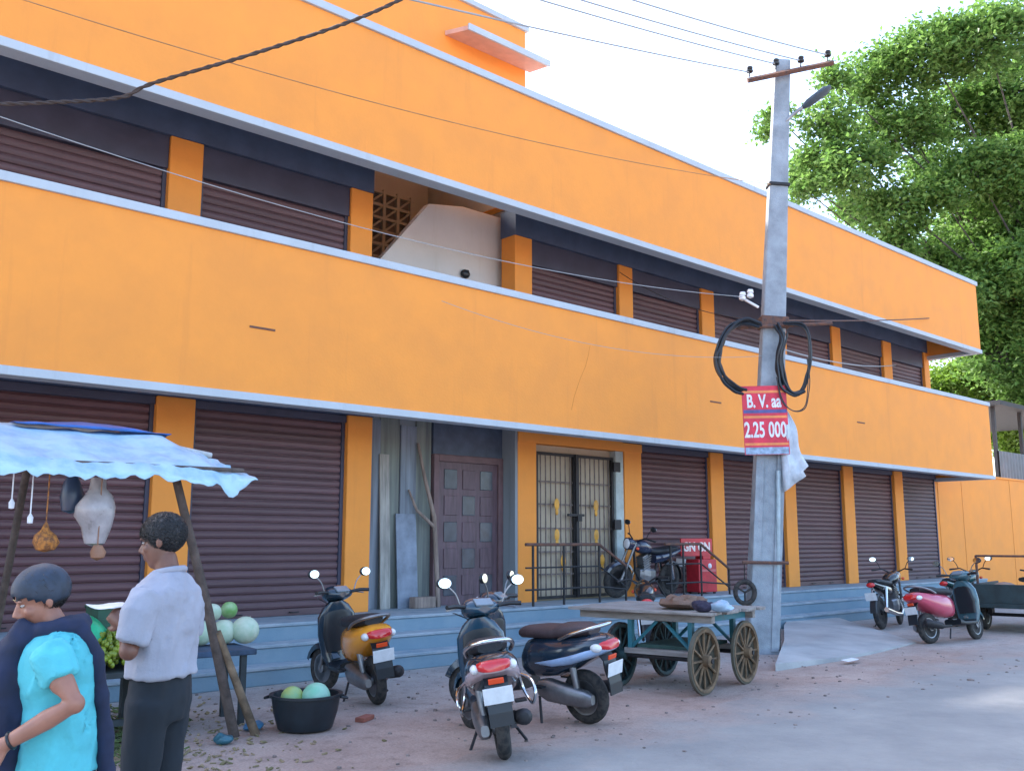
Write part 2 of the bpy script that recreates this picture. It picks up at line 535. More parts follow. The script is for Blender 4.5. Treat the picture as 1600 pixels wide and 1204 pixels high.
# columns
GC = [(4.52, 5.0), (7.2, 7.6), (10.38, 10.79), (12.95, 13.42), (15.5, 15.93), (18.12, 18.55), (20.6, 21.05), (23.08, 23.52)]
UC = [(4.5, 4.93), (7.15, 7.52), (10.32, 10.71), (12.9, 13.28), (15.38, 15.8), (18.05, 18.45), (20.42, 20.82), (22.92, 23.36), (25.2, 25.5)]
LC = [(1.85, 2.3)]
for x0, x1 in LC + GC:
    P_('column', ORANGE, (x0, x1, Y0 - 0.06, Y0 + 0.28, ZP - 0.002, 3.27), bevel=0.012)
for x0, x1 in LC + UC:
    P_('column', ORANGE, (x0, x1, Y0 - 0.06, Y0 + 0.28, 3.75, 6.55), bevel=0.012)
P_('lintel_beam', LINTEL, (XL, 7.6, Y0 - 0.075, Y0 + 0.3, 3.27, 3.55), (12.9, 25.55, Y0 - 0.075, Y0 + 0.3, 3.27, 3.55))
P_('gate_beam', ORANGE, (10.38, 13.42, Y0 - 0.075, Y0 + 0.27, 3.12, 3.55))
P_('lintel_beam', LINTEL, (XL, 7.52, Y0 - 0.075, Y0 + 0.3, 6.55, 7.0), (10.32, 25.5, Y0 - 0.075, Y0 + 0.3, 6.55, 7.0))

# rolling shutters
def slat_mesh(wd, pitch, sm):
    b = B()
    prof = [(0.0, -0.012), (0.10, -0.026), (0.35, -0.036), (0.65, -0.036), (0.88, -0.024), (0.93, -0.006), (1.0, -0.006)]
    vs = []
    for x in (0, wd):
        vs += [(x, y, t * pitch) for t, y in prof] + [(x, 0.004, pitch), (x, 0.004, 0)]
    n = len(prof) + 2
    fs = [(i, (i + 1) % n, n + (i + 1) % n, n + i) for i in range(n)]
    b.add(vs, fs)
    me = b.mesh('slat')
    me.materials.append(sm)
    return me
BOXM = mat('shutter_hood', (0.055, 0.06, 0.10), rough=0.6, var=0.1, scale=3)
def shutter(x0, x1, z0, z1, hood, single):
    pitch = 0.099
    SM_ = SHUTTERS[int(x0 * 7 + z0 * 3) % 3]
    n = int((z1 - z0 - 0.09) / pitch)
    b = B().rng(x0 + 0.002, x1 - 0.002, Y0 + 0.03, Y0 + 0.075, z0 + 0.002, z0 + 0.09)
    sh = b.obj('shutter', SM_, bld, bevel=0.006)
    for ga in (x0 + 0.002, x1 - 0.05):
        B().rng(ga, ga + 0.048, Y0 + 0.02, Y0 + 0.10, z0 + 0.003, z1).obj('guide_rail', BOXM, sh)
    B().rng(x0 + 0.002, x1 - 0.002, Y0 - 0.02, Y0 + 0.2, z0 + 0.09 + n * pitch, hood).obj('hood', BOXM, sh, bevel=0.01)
    me = slat_mesh(x1 - x0 - 0.108, pitch, SM_)
    rj = random.Random(int(x0 * 100))
    if single:
        for i in range(n):
            link('slat', me, sh, loc=(x0 + 0.054, Y0 + 0.072 + rj.uniform(-0.0035, 0.0035), z0 + 0.09 + i * pitch))
    else:
        c = B()
        vs = [v.co.copy() for v in me.vertices]
        fs = [tuple(p.vertices) for p in me.polygons]
        for i in range(n):
            c.add(vs, fs, Matrix.Translation((x0 + 0.054, Y0 + 0.072 + rj.uniform(-0.0035, 0.0035), z0 + 0.09 + i * pitch)))
        tag(c.obj('slat_curtain', SM_, sh), kind='stuff')
    # two lifting handles and a lock
    for hx in (0.32, 0.68):
        hxx = x0 + (x1 - x0) * hx
        B().tube([(hxx - 0.06, Y0 + 0.03, z0 + 0.045), (hxx - 0.06, Y0 - 0.005, z0 + 0.045), (hxx + 0.06, Y0 - 0.005, z0 + 0.045), (hxx + 0.06, Y0 + 0.03, z0 + 0.045)], 0.008, 6).obj('handle', IRON, sh)
gb = [(2.3, 4.52, 1), (5.0, 7.2, 1), (13.42, 15.5, 1), (15.93, 18.12, 1), (18.55, 20.6, 0), (21.05, 23.08, 0), (23.52, 25.5, 0), (-.4, 1.85, 0)]
for x0, x1, s in gb:
    shutter(x0, x1, ZP, 3.2, 3.268, s)
ub = [(2.3, 4.5, 1), (4.93, 7.15, 1), (10.71, 12.9, 1), (13.28, 15.38, 0), (15.8, 18.05, 0), (18.45, 20.42, 0), (20.82, 22.92, 0), (23.36, 25.2, 0), (-.4, 1.85, 0)]
for x0, x1, s in ub:
    shutter(x0, x1, 3.76, 6.2, 6.548, s)

# stair bay, ground floor: plastered recess with a brown panelled door
RECW = paint_mat('weathered_blue_grey_wall', (0.24, 0.28, 0.31), (0.10, 0.12, 0.13), 0.8)
P_('recess_wall', RECW, (7.55, 10.42, 11.62, 11.8, ZP, 3.55))
GGS = mat('grey_green_sheet', (0.22, 0.25, 0.225), rough=0.85, scale=2.0, stretch=(7, 7, 0.35), col2=(0.10, 0.115, 0.12), lo=0.3, hi=0.65)
BGS = mat('streaked_blue_grey_sheet', (0.25, 0.30, 0.36), rough=0.8, scale=2.0, stretch=(7, 7, 0.35), col2=(0.11, 0.13, 0.16), lo=0.3, hi=0.65)
for (xa, xb, zt, yy, mm) in ((7.62, 7.98, 3.3, 11.585, BGS), (7.985, 8.33, 3.42, 11.60, GGS), (8.335, 8.62, 3.25, 11.575, BGS), (8.625, 8.91, 3.4, 11.59, GGS)):
    P_('sheet_panel', mm, (xa, xb, yy, 11.618, ZP + 0.001, zt), bevel=0.004)
DOORM = mat('brown_door_varnish', (0.12, 0.075, 0.095), rough=0.5, var=0.2, scale=2.5, stretch=(8, 1, 1))
d0, d1 = 9.02, 10.22
door = B().rng(d0, d1, 11.56, 11.60, ZP + 0.003, 2.75).obj('door', DOORM, bld)
for x0, x1 in ((d0 - 0.1, d0 - 0.002), (d1 + 0.002, d1 + 0.1)):
    B().rng(x0, x1, 11.52, 11.617, ZP + 0.003, 2.86).obj('door_frame', mat('door_frame_wood', (0.15, 0.09, 0.10), rough=0.6), door, bevel=0.008)
B().rng(d0 - 0.002, d1 + 0.002, 11.52, 11.617, 2.752, 2.86).obj('door_frame', MATS['door_frame_wood'], door, bevel=0.008)
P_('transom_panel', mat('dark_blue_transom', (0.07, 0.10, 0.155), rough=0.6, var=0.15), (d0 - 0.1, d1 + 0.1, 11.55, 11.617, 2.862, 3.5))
P_('recess_jamb', RECW, (10.325, 10.378, Y0 - 0.055, 11.618, ZP + 0.001, 3.5))
GLAZE = mat('dark_pane', (0.06, 0.075, 0.10), rough=0.25, var=0.15)
for r_ in range(5):
    for c_ in range(3):
        xx = d0 + 0.12 + c_ * 0.36
        zz = ZP + 0.14 + r_ * 0.4
        B().rng(xx, xx + 0.25, 11.545, 11.562, zz, zz + 0.3).obj('panel', GLAZE if (r_ + c_) % 2 == 0 else DOORM, door, bevel=0.008)
# stair bay, upper floor: back wall with a pierced ventilator, and the solid stair balustrade
P_('stairwell_wall', GREYWALL, (7.5, 10.6, 13.75, 13.9, 3.75, 9.0), (7.35, 7.5, 11.6, 13.9, 3.75, 6.99), (10.6, 10.75, 11.6, 13.9, 3.75, 6.99))
vent = B()
vx, vz = 8.75, 6.5
for i in range(5):
    vent.rng(vx + i * 0.30, vx + i * 0.30 + 0.06, 13.66, 13.748, vz, vz + 1.25)
for j in range(6):
    vent.box((vx + 0.63, 13.70, vz + j * 0.24), (1.30, 0.07, 0.05), (0, 0, 0))
for i in range(4):
    for j in range(5):
        vent.box((vx + 0.18 + i * 0.30, 13.71, vz + 0.12 + j * 0.24), (0.32, 0.05, 0.035), (0, R(-40), 0))
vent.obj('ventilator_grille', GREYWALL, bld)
P_('ventilator_shadow_board', mat('vent_shade_colour', (0.11, 0.12, 0.15), rough=0.9), (vx, vx + 1.26, 13.735, 13.7485, vz, vz + 1.22))  # dark board painted as the shade behind the grille
bal = B()
prof = [(7.6, 5.30), (8.90, 6.86), (9.6, 6.98), (10.55, 6.98), (10.55, 3.8), (7.6, 3.8)]
vs = [(x, 11.72, z) for x, z in prof] + [(x, 11.86, z) for x, z in prof]
k = len(prof)
bal.add(vs, [tuple(range(k)), tuple(range(2 * k - 1, k - 1, -1))] + [(i, (i + 1) % k, k + (i + 1) % k, k + i) for i in range(k)])
LIGHTWALL = paint_mat('pale_stair_plaster', (0.62, 0.63, 0.63), (0.42, 0.41, 0.36), 0.5)
stair = bal.obj('stair_balustrade', LIGHTWALL, bld, bevel=0.01)
for i in range(8):
    B().rng(7.7 + i * 0.28, 7.7 + i * 0.28 + 0.3, 11.865, 13.74, 3.76, 4.0 + i * 0.17).obj('stair_step', SOFFIT, stair)
p = ony(727, 428, 11.68)
B().ball(p, (0.09, 0.06, 0.075)).tube([p, p + Vector((0.08, 0.03, 0.07))], 0.025).obj('lamp_holder', BLACK, bld, smooth=True)
# gate: two iron leaves with bars and brass-yellow ornaments, beige passage wall behind
BEIGE = paint_mat('beige_plaster', (0.47, 0.40, 0.30), (0.30, 0.24, 0.16), 0.6)
P_('passage_wall', BEIGE, (10.8, 12.94, 11.40, 11.57, ZP, 3.12))
gx0, gx1, gz0, gz1 = 10.84, 12.72, ZP + 0.03, 3.0
P_('gate_jamb', mat('pale_green_jamb', (0.42, 0.50, 0.50), rough=0.6), (12.74, 12.945, Y0 - 0.04, Y0 + 0.2, ZP + 0.001, 3.118), bevel=0.01)
gate = thing('gate', None, None)
gate.parent = bld
BRASS = mat('yellow_gate_ornament', (0.72, 0.36, 0.05), rough=0.5, var=0.15)
GATEM = mat('gate_iron', (0.21, 0.17, 0.155), rough=0.6, var=0.2, scale=10)
gxm = (gx0 + gx1) / 2
for a, c in ((gx0, gxm - 0.012), (gxm + 0.012, gx1)):
    B().rng(a, a + 0.045, Y0, Y0 + 0.05, gz0, gz1).rng(c - 0.045, c, Y0, Y0 + 0.05, gz0, gz1).rng(a + .046, c - .046, Y0 + .002, Y0 + .048, gz1 - .045, gz1).rng(a + .046, c - .046, Y0 + .002, Y0 + .048, gz0, gz0 + .045).obj('gate_frame', IRON, gate)
    for i in range(1, 8):
        xx = a + (c - a) * i / 8
        B().rng(xx - 0.007, xx + 0.007, Y0 + 0.012, Y0 + 0.03, gz0 + 0.046, gz1 - 0.046).obj('bar', GATEM, gate)
    for zz in (ZP + 0.42, ZP + 0.78, ZP + 1.16, ZP + 1.55, ZP + 1.92):
        B().rng(a + 0.046, c - 0.046, Y0 + 0.031, Y0 + 0.045, zz - 0.012, zz + 0.012).obj('cross_bar', GATEM, gate)
    for zz in (ZP + 0.58, ZP + 1.0, ZP + 1.5):
        xx = (a + c) / 2 + (0.14 if zz < 1.3 else 0)
        B().ball((xx, Y0 - 0.005, zz + 0.05), (0.06, 0.02, 0.10), 8, 6).ball((xx, Y0 - 0.005, zz - 0.07), (0.035, 0.018, 0.06), 8, 6).obj('ornament', BRASS, gate, smooth=True)
B().rng(gxm - 0.25, gxm + 0.14, Y0 - 0.05, Y0 - 0.02, ZP + 1.36, ZP + 1.40).rng(gxm - .03, gxm + .07, Y0 - .06, Y0 - .001, ZP + 1.28, ZP + 1.38).obj('bolt', IRON, gate)
B().rng(gxm - 0.035, gxm + 0.035, Y0 - 0.03, Y0 - 0.002, gz0, gz1).obj('meeting_bar', IRON, gate)
for zz in (1.75, 2.75):
    B().rng(12.66, 12.83, Y0 - 0.075, Y0 - 0.042, zz, zz + 0.17).obj('hinge', IRON, gate, bevel=0.006)

# stair tower on the roof with its sloping sunshade
tw = P_('roof_tower', ORANGE, (6.2, 10.62, Y0, Y0 + 0.2, 7.18, 10.28), (6.2, 6.4, Y0 + .2, 14.2, 7.18, 10.28), (10.42, 10.62, Y0 + .2, 14.2, 7.18, 10.28), (6.4, 8.3, 14.0, 14.2, 7.18, 10.28), (8.3, 10.42, 14.0, 14.2, 9.95, 10.28), (6.4, 10.42, Y0 + .2, 14.0, 10.1, 10.28))  # unseen opening left in the rear wall, added to light the stairwell
P_('tower_lining', GREYWALL, (10.405, 10.418, Y0 + .21, 13.74, 7.19, 10.09), parent=tw)
P_('tower_lining', GREYWALL, (7.51, 7.53, Y0 + .21, 13.74, 7.19, 10.09), parent=tw)
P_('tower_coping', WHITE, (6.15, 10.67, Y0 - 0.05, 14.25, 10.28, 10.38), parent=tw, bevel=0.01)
ch = B()
vs = [(8.85, Y0 - 0.002, 9.56), (10.72, Y0 - 0.002, 9.56), (10.72, 10.84, 9.50), (8.95, 10.84, 9.50)]
ch.add(vs + [(x, y, z + 0.075) for x, y, z in vs], [(0, 1, 2, 3), (4, 5, 6, 7), (0, 1, 5, 4), (1, 2, 6, 5), (2, 3, 7, 6), (3, 0, 4, 7)])
ch.obj('sunshade_slab', mat('peach_plaster', (0.62, 0.36, 0.28), rough=0.85, var=0.06), tw)
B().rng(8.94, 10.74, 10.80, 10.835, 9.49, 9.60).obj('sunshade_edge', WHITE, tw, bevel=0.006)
B().tube([(9.0, 12.2, 10.38), (9.0, 12.2, 12.4)], 0.02, 6).obj('mast', STEEL, tw)

# orange boundary wall that carries on past the building
wl = P_('tmp', ORANGE, (25.724, 46.0, Y0 + 0.05, Y0 + 0.25, 0, 3.36))
wl.name = 'boundary_wall'; wl.parent = None
tag(wl, 'tall plain orange boundary wall running on past the far end of the shop building', 'wall')
B().rng(25.76, 46.0, Y0 + 0.02, Y0 + 0.28, 3.361, 3.42).obj('wall_coping', ORANGE, wl, bevel=0.008)
for k in range(5):
    xx = 27.2 + k * 3.4
    B().rng(xx, xx + 0.006, Y0 + 0.043, Y0 + 0.049, 0.02, 3.35).obj('plaster_joint', mat('joint_orange_paint', (0.55, 0.19, 0.03)), wl)  # thin strips of deeper orange at the plaster joints
# grey shed behind that wall
SHED = mat('grey_sheet_metal', (0.115, 0.135, 0.16), rough=0.5, metal=0.3, var=0.15, scale=3)
sx, sy = 36.0, 13.6
shed = thing('shed', 'grey corrugated sheet shed showing just above the orange boundary wall', 'shed', (sx, sy, 0))
c = B()
n = 60
prof = [(i * 0.14, 0.025 * (i % 2)) for i in range(n)]
c.add([(x, y, 0) for x, y in prof] + [(x, y, 4.75) for x, y in prof] + [(x, y + 0.06, 0) for x, y in prof] + [(x, y + 0.06, 4.75) for x, y in prof],
      [(i, i + 1, n + i + 1, n + i) for i in range(n - 1)] + [(2 * n + i, 3 * n + i, 3 * n + i + 1, 2 * n + i + 1) for i in range(n - 1)] + [(n + i, n + i + 1, 3 * n + i + 1, 3 * n + i) for i in range(n - 1)])
c.obj('sheet_wall', SHED, shed)
for k in range(4):
    B().rng(0.1 + k * 2.5, 0.22 + k * 2.5, 0.1, 0.22, 0, 6.36).obj('post', IRON, shed)
B().rng(-0.35, 8.6, -0.3, 4.0, 6.36, 6.52).obj('roof', IRON, shed)

# ================================================================== UTILITY POLE, WIRES
pb = onz(1190, 1020)
fh = Vector((FW.x, FW.y, 0)).normalized()
def on_pole_plane(px, py, off=0.0):
    d = ray(px, py)
    t = ((pb - CAM).dot(fh) + off) / d.dot(fh)
    return CAM + d * t
pt = on_pole_plane(1222, 95)
pole = thing('utility_pole', 'tall leaning grey concrete electricity pole with crossarm, standing beside the ramp', 'pole', pb)
ax = (pt - pb)
za = ax.normalized(); ya = za.cross(RT).normalized(); xa_ = ya.cross(za).normalized()
PM = Matrix.Translation(pb) @ Matrix((xa_, ya, za)).transposed().to_4x4()
pole.matrix_world = PM
PI_ = PM.inverted()
H = ax.length
def pl(px, py, off=0.0):
    return PI_ @ on_pole_plane(px, py, off)
B().rings([[Vector((sx_ * w_, sy_ * w_ * 0.62, z)) for sx_, sy_ in ((-1, -1), (1, -1), (1, 1), (-1, 1))] for w_, z in ((0.225, -0.25), (0.215, 1.2), (0.185, 3.3), (0.115, H))]).obj('shaft', CONC, pole, bevel=0.02)
for sx_ in (-1, 1):
    B().rings([[Vector((sx_ * 0.15 + a * 0.055, -0.142 + c * 0.012 + 0.002 * z, z)) for a, c in ((-1, -1), (1, -1), (1, 1), (-1, 1))] for z in (0.05, 2.9)]).obj('flange', CONC, pole)
ca, cb = pl(1168, 126, -0.16), pl(1302, 98, -0.16)
arm = B().tube([ca, cb], 0.045, 4).obj('crossarm', RUST, pole)
for px, py in ((1171, 120), (1212, 108), (1251, 104), (1293, 95)):
    q = pl(px, py, -0.16)
    B().lathe([(0.012, 0), (0.012, 0.07), (0.05, 0.075), (0.055, 0.10), (0.03, 0.115), (0.045, 0.13), (0.045, 0.155), (0.02, 0.17)], 10, Matrix.Translation(q)).obj('insulator', BLACK, arm, smooth=True)
for py in (290, 505):
    q = pl(1205, py)
    wdt = 0.145 if py < 400 else 0.185
    B().box((0, 0, q.z), (wdt * 2 + 0.03, wdt * 1.24 + 0.05, 0.05 if py < 400 else 0.17)).obj('clamp_band', IRON if py < 400 else RUST, pole, bevel=0.01)
# horizontal iron brackets at the clamp
B().tube([pl(1150, 512, -.17), pl(1300, 505, -.17)], 0.028, 6).obj('bracket', RUST, pole)
B().tube([pl(1160, 878, -.2), pl(1232, 879, -.2)], 0.026, 6).obj('bracket', RUST, pole)
B().tube([pl(1155, 463, -.2), pl(1185, 480, -.15)], 0.02, 6).lathe([(.01, 0), (.05, .02), (.05, .06), (.03, .07), (.05, .09), (.04, .13)], 8, Matrix.Translation(pl(1160, 470, -.2))).lathe([(.01, 0), (.05, .02), (.05, .06), (.03, .07), (.05, .09), (.04, .13)], 8, Matrix.Translation(pl(1172, 466, -.2))).obj('shackle_insulator', CLEARLENS, pole, smooth=True)
# street lamp arm reaching to the upper right
B().tube([pl(1212, 205), pl(1240, 178, -.1), pl(1258, 165, -.15)], 0.03, 8).obj('lamp_arm', STEEL, pole, smooth=True)
la, lb = pl(1254, 168, -.15), pl(1297, 136, -.2)
B().tube([la, la.lerp(lb, .2), la.lerp(lb, .8), lb], [0.05, 0.10, 0.11, 0.05], 10, flat=(1, .6)).obj('lamp_head', mat('lamp_housing', (0.03, 0.05, 0.07), rough=0.5), pole, smooth=True)
# galvanised pipe down the right side
q0, q1 = pl(1216, 735, -.15), pl(1215, 1022, -.1)
B().tube([q0, q1], 0.038, 8).obj('earthing_pipe', mat('galvanised', (0.33, 0.42, 0.48), rough=0.45, metal=0.4), pole, smooth=True)
B().tube([q1 + (q0 - q1) * .02, q1 + (q0 - q1) * .14], 0.045, 8).obj('pipe_sleeve', IRON, pole, smooth=True)
# cable coils
def coil(pts, r, label, name='cable_coil'):
    pp = curve_pts([on_pole_plane(x, y, o) for x, y, o in pts], 10)
    bb = B()
    k_ = 4 if r > 0.025 else 2
    for i in range(k_):
        off = Vector((math.cos(i * 6.28 / k_), math.sin(i * 6.28 / k_), math.sin(i * 2.4))) * r * 0.55
        bb.tube([p_ + off + Vector((noise.noise(p_ * 4 + off * 30), noise.noise(p_ * 4 - off * 30), noise.noise(p_ * 3 + off * 50))) * r * 0.7 for p_ in pp], r * 0.42, 6)
    o = bb.obj(name, BLACK, smooth=True)
    return tag(o, label, 'cable', 'cable coils on the pole')
coil([(1188, 508, -.25), (1160, 503, -.27), (1133, 525, -.3), (1122, 560, -.3), (1130, 590, -.3), (1148, 606, -.3), (1165, 613, -.22)], 0.055, 'thick black cable looping out from the left side of the pole')
coil([(1212, 508, -.2), (1222, 530, -.25), (1216, 570, -.25), (1222, 600, -.25), (1240, 615, -.25), (1255, 612, -.25)], 0.05, 'black cable bundle hanging down close against the right side of the pole')
coil([(1225, 505, -.25), (1258, 512, -.25), (1266, 560, -.25), (1258, 600, -.25), (1244, 617, -.25), (1228, 600, -.25), (1222, 560, -.25), (1228, 520, -.25)], 0.03, 'black cable ring hanging to the right of the pole under the bracket')
coil([(1262, 560, -.28), (1264, 600, -.28), (1258, 636, -.28), (1240, 642, -.28), (1222, 625, -.28), (1214, 590, -.28)], 0.018, 'thin black wire drooping lowest beneath the right cable ring')
# printed board tied to the pole
bc = on_pole_plane(1196, 656, -.24)
brd = thing('notice_board', 'red printed price notice tied to the front of the pole', 'sign', bc)
hz = math.atan2(RT.y, RT.x)
brd.rotation_euler = (0, R(-1), hz)
bw, bh = 0.64, 0.99
BRED = mat('poster_red', (0.66, 0.035, 0.075), rough=0.6, var=0.15, scale=5)
B().box((0, 0, 0), (bw, 0.012, bh)).obj('board', BRED, brd)
def strip(z, h, m, x0=-bw / 2 + 0.01, x1=bw / 2 - 0.01):
    B().rng(x0, x1, -0.0085, -0.0065, z - h / 2, z + h / 2).obj('printed_stripe', m, brd)
OR2 = mat('poster_orange', (0.80, 0.26, 0.09), rough=0.6, var=0.1)
BL2 = mat('poster_blue', (0.10, 0.10, 0.30), rough=0.6, var=0.2)
LT2 = mat('poster_white', (0.72, 0.74, 0.80), rough=0.6, var=0.1)
strip(0.41, 0.035, OR2); strip(0.125, 0.05, BL2); strip(0.045, 0.035, OR2); strip(-0.345, 0.035, OR2); strip(-0.44, 0.10, mat('poster_pale_blue', (0.30, 0.42, 0.58), rough=0.6, var=0.25, scale=12))
for txt, z, s, sx_ in (('B. V. aa', 0.265, 0.23, 0.72), ('2.25 000', -0.15, 0.27, 0.64)):
    me = text_mesh(txt, s, 0.006)
    me.materials.append(LT2)
    o = link('lettering', me, brd, loc=(-0.01, -0.010, z), rot=(R(90), 0, 0))
    o.scale = (sx_, 1.15, 1)
# torn white sheet that hangs from behind the board
b = B()
gx, gz = 8, 14
fl = []
for j in range(gz + 1):
    t = j / gz
    z = 0.20 - 1.05 * t
    wleft, wright = 0.22, 0.30 + 0.34 * t + 0.04 * math.sin(7 * t)
    if t > 0.9: wright -= 0.12
    for i in range(gx + 1):
        s_ = i / gx
        b.v.append((wleft + (wright - wleft) * s_, 0.03 + 0.035 * math.sin(9 * s_ + 3 * t) + 0.02 * math.sin(13 * t), z - (0.18 * (1 - s_) if t == 1 else 0) + 0.05 * s_ * t))
for j in range(gz):
    for i in range(gx):
        a = j * (gx + 1) + i
        b.f.append((a, a + 1, a + gx + 2, a + gx + 1))
o = b.obj('plastic_sheet', mat('white_plastic_sheet', (0.55, 0.62, 0.70), rough=0.4, var=0.1, scale=8), None, smooth=True)
o.matrix_world = Matrix.Translation(bc) @ Euler((0, 0, hz)).to_matrix().to_4x4()
o.modifiers.new('thickness', 'SOLIDIFY').thickness = 0.004
tag(o, 'torn whitish plastic sheet hanging from the pole behind the red notice', 'sheet')
# small ring hung from the lower bracket
cr = on_pole_plane(1164, 925, -.2)
b = B()
b.tube([cr + RT * (0.135 * math.cos(a)) + Vector((0, 0, 0.15 * math.sin(a))) for a in [2 * math.pi * k / 24 for k in range(24)]], 0.034, 8, close=True)
b.tube([cr + Vector((0, 0, 0.13)), on_pole_plane(1163, 878, -.2)], 0.008, 5)
for a in (0.5, 2.6, 4.7):
    b.tube([cr, cr + RT * (0.13 * math.cos(a)) + Vector((0, 0, 0.14 * math.sin(a)))], 0.014, 5)
tag(b.obj('tyre_ring', RUBBER, smooth=True), 'small black ring with spokes hung from the bracket low on the pole', 'ring')

WIREM = mat('wire_grey', (0.33, 0.36, 0.38), rough=0.6, var=0.05)
DARKW = mat('wire_dark', (0.05, 0.035, 0.03), rough=0.7, var=0.1)
def wire(pts, r, m, label, name='overhead_wire', grp='wires on the pole', n=6):
    return tag(B().tube(pts, r, n).obj(name, m, smooth=True), label, 'wire', grp)
Yp = pt.y
def far(p, q, k=2.2):
    return p + (q - p) * k
for (a, q, lab) in (((1171, 113), (720, 12), 'overhead wire lowest of the four, ending at the left tip of the crossarm'),
                    ((1212, 100), (862, 0), 'overhead wire ending at the insulator just left of the pole top'),
                    ((1251, 95), (925, 0), 'overhead wire ending at the insulator just right of the pole top'),
                    ((1293, 86), (1005, 0), 'overhead wire highest of the four, ending at the right tip of the crossarm')):
    p = on_pole_plane(*a, -.16)
    e = far(p, ony(q[0], q[1], p.y), 1.5)
    wire(sag(p, e, 0.05), 0.0105, WIREM, lab)
p = on_pole_plane(1204, 288, -.12)
wire(sag(p, ony(-20, -18, 8.9), 0.22), 0.0055, mat('wire_brown', (0.42, 0.20, 0.08), rough=0.7), 'thin brown wire running across the upper orange band to the pole')
p = on_pole_plane(1166, 464, -.2)
wire(sag(p, ony(-30, 172, 9.2), 0.30), 0.0045, WIREM, 'thin pale wire crossing in front of the upper floor shutters to the pole')
wire(sag(on_pole_plane(1215, 500, -.1), ony(1452, 497, YF - 0.035) + Vector((0, 0.005, 0)), 0.03), 0.013, RUST, 'rusty wire from the pole bracket to the far end of the building')
wire(sag(on_pole_plane(1222, 545, -.1), ony(1400, 570, Y0 - .07), 0.12), 0.010, WIREM, 'pale wire from the pole to a far upper floor column')
wire(sag(on_pole_plane(1190, 556, -.2), ony(690, 470, 9.5), 0.25), 0.003, WIREM, 'faint thin wire sagging across the lower orange band left of the pole')
wire(sag(on_pole_plane(1196, 500, -.15), ony(968, 425, Y0 - .07), 0.2), 0.006, DARKW, 'dark thin wire from the pole clamp to an upper floor column')
# twisted service cable
cpts = curve_pts([ony(-70, 164, 9.45), ony(60, 161, 9.3), ony(185, 153, 9.2), ony(240, 130, 9.0), ony(400, 83, 8.3), ony(560, 29, 7.7), ony(700, -35, 7.2), ony(1000, -170, 6.2)], 14)
b = B()
for ph in (0, math.pi):
    pp = []
    acc = 0
    for i, q in enumerate(cpts):
        if i: acc += (q - cpts[i - 1]).length
        pp.append(q + Vector((0, math.cos(acc * 26 + ph), math.sin(acc * 26 + ph))) * 0.011)
    b.tube(pp, 0.014, 6)
tag(b.obj('service_cable', DARKW, smooth=True), 'dark twisted service cable crossing the top left of the building', 'cable')

# ================================================================== SCOOTERS
def wheel(parent, x, r, wd, y=0, z=None, spokes=5, rimm=STEEL, M=None):
    """rim with hub and spokes, tyre as its sub-part; axle along Y"""
    z = r if z is None else z
    T = Matrix.Translation((x, y, z)) @ Matrix.Rotation(R(90), 4, 'X')
    if M: T = M @ T
    b = B()
    ri = r * 0.66
    b.lathe([(ri * 0.90, -wd * .32), (ri * 1.04, -wd * .36), (ri * 1.04, wd * .36), (ri * .90, wd * .32), (ri * .90, -wd * .32)], 20, T)
    b.lathe([(0.012, -wd * .7), (0.05, -wd * .6), (0.05, wd * .6), (0.012, wd * .7)], 10, T)
    for k in range(spokes):
        a = 2 * math.pi * k / spokes
        b.tube([T @ Vector((0.04 * math.cos(a), 0.04 * math.sin(a), 0)), T @ Vector((ri * .92 * math.cos(a + .15), ri * .92 * math.sin(a + .15), 0))], [0.026, 0.016], 6)
    wo_ = b.obj('wheel', rimm, parent, smooth=True)
    t = B()
    prof = []
    n = 10
    for k in range(n + 1):
        a = math.pi * k / n
        prof.append((ri + (r - ri) * math.sin(a) ** 0.6 if 0 < k < n else ri, -wd / 2 * math.cos(a) * (1.0 if 0 < k < n else .8)))
    t.lathe([(ri * .98, -wd * .3)] + prof + [(ri * .98, wd * .3)], 28, T)
    t.obj('tyre', RUBBER, wo_, smooth=True)
    return wo_
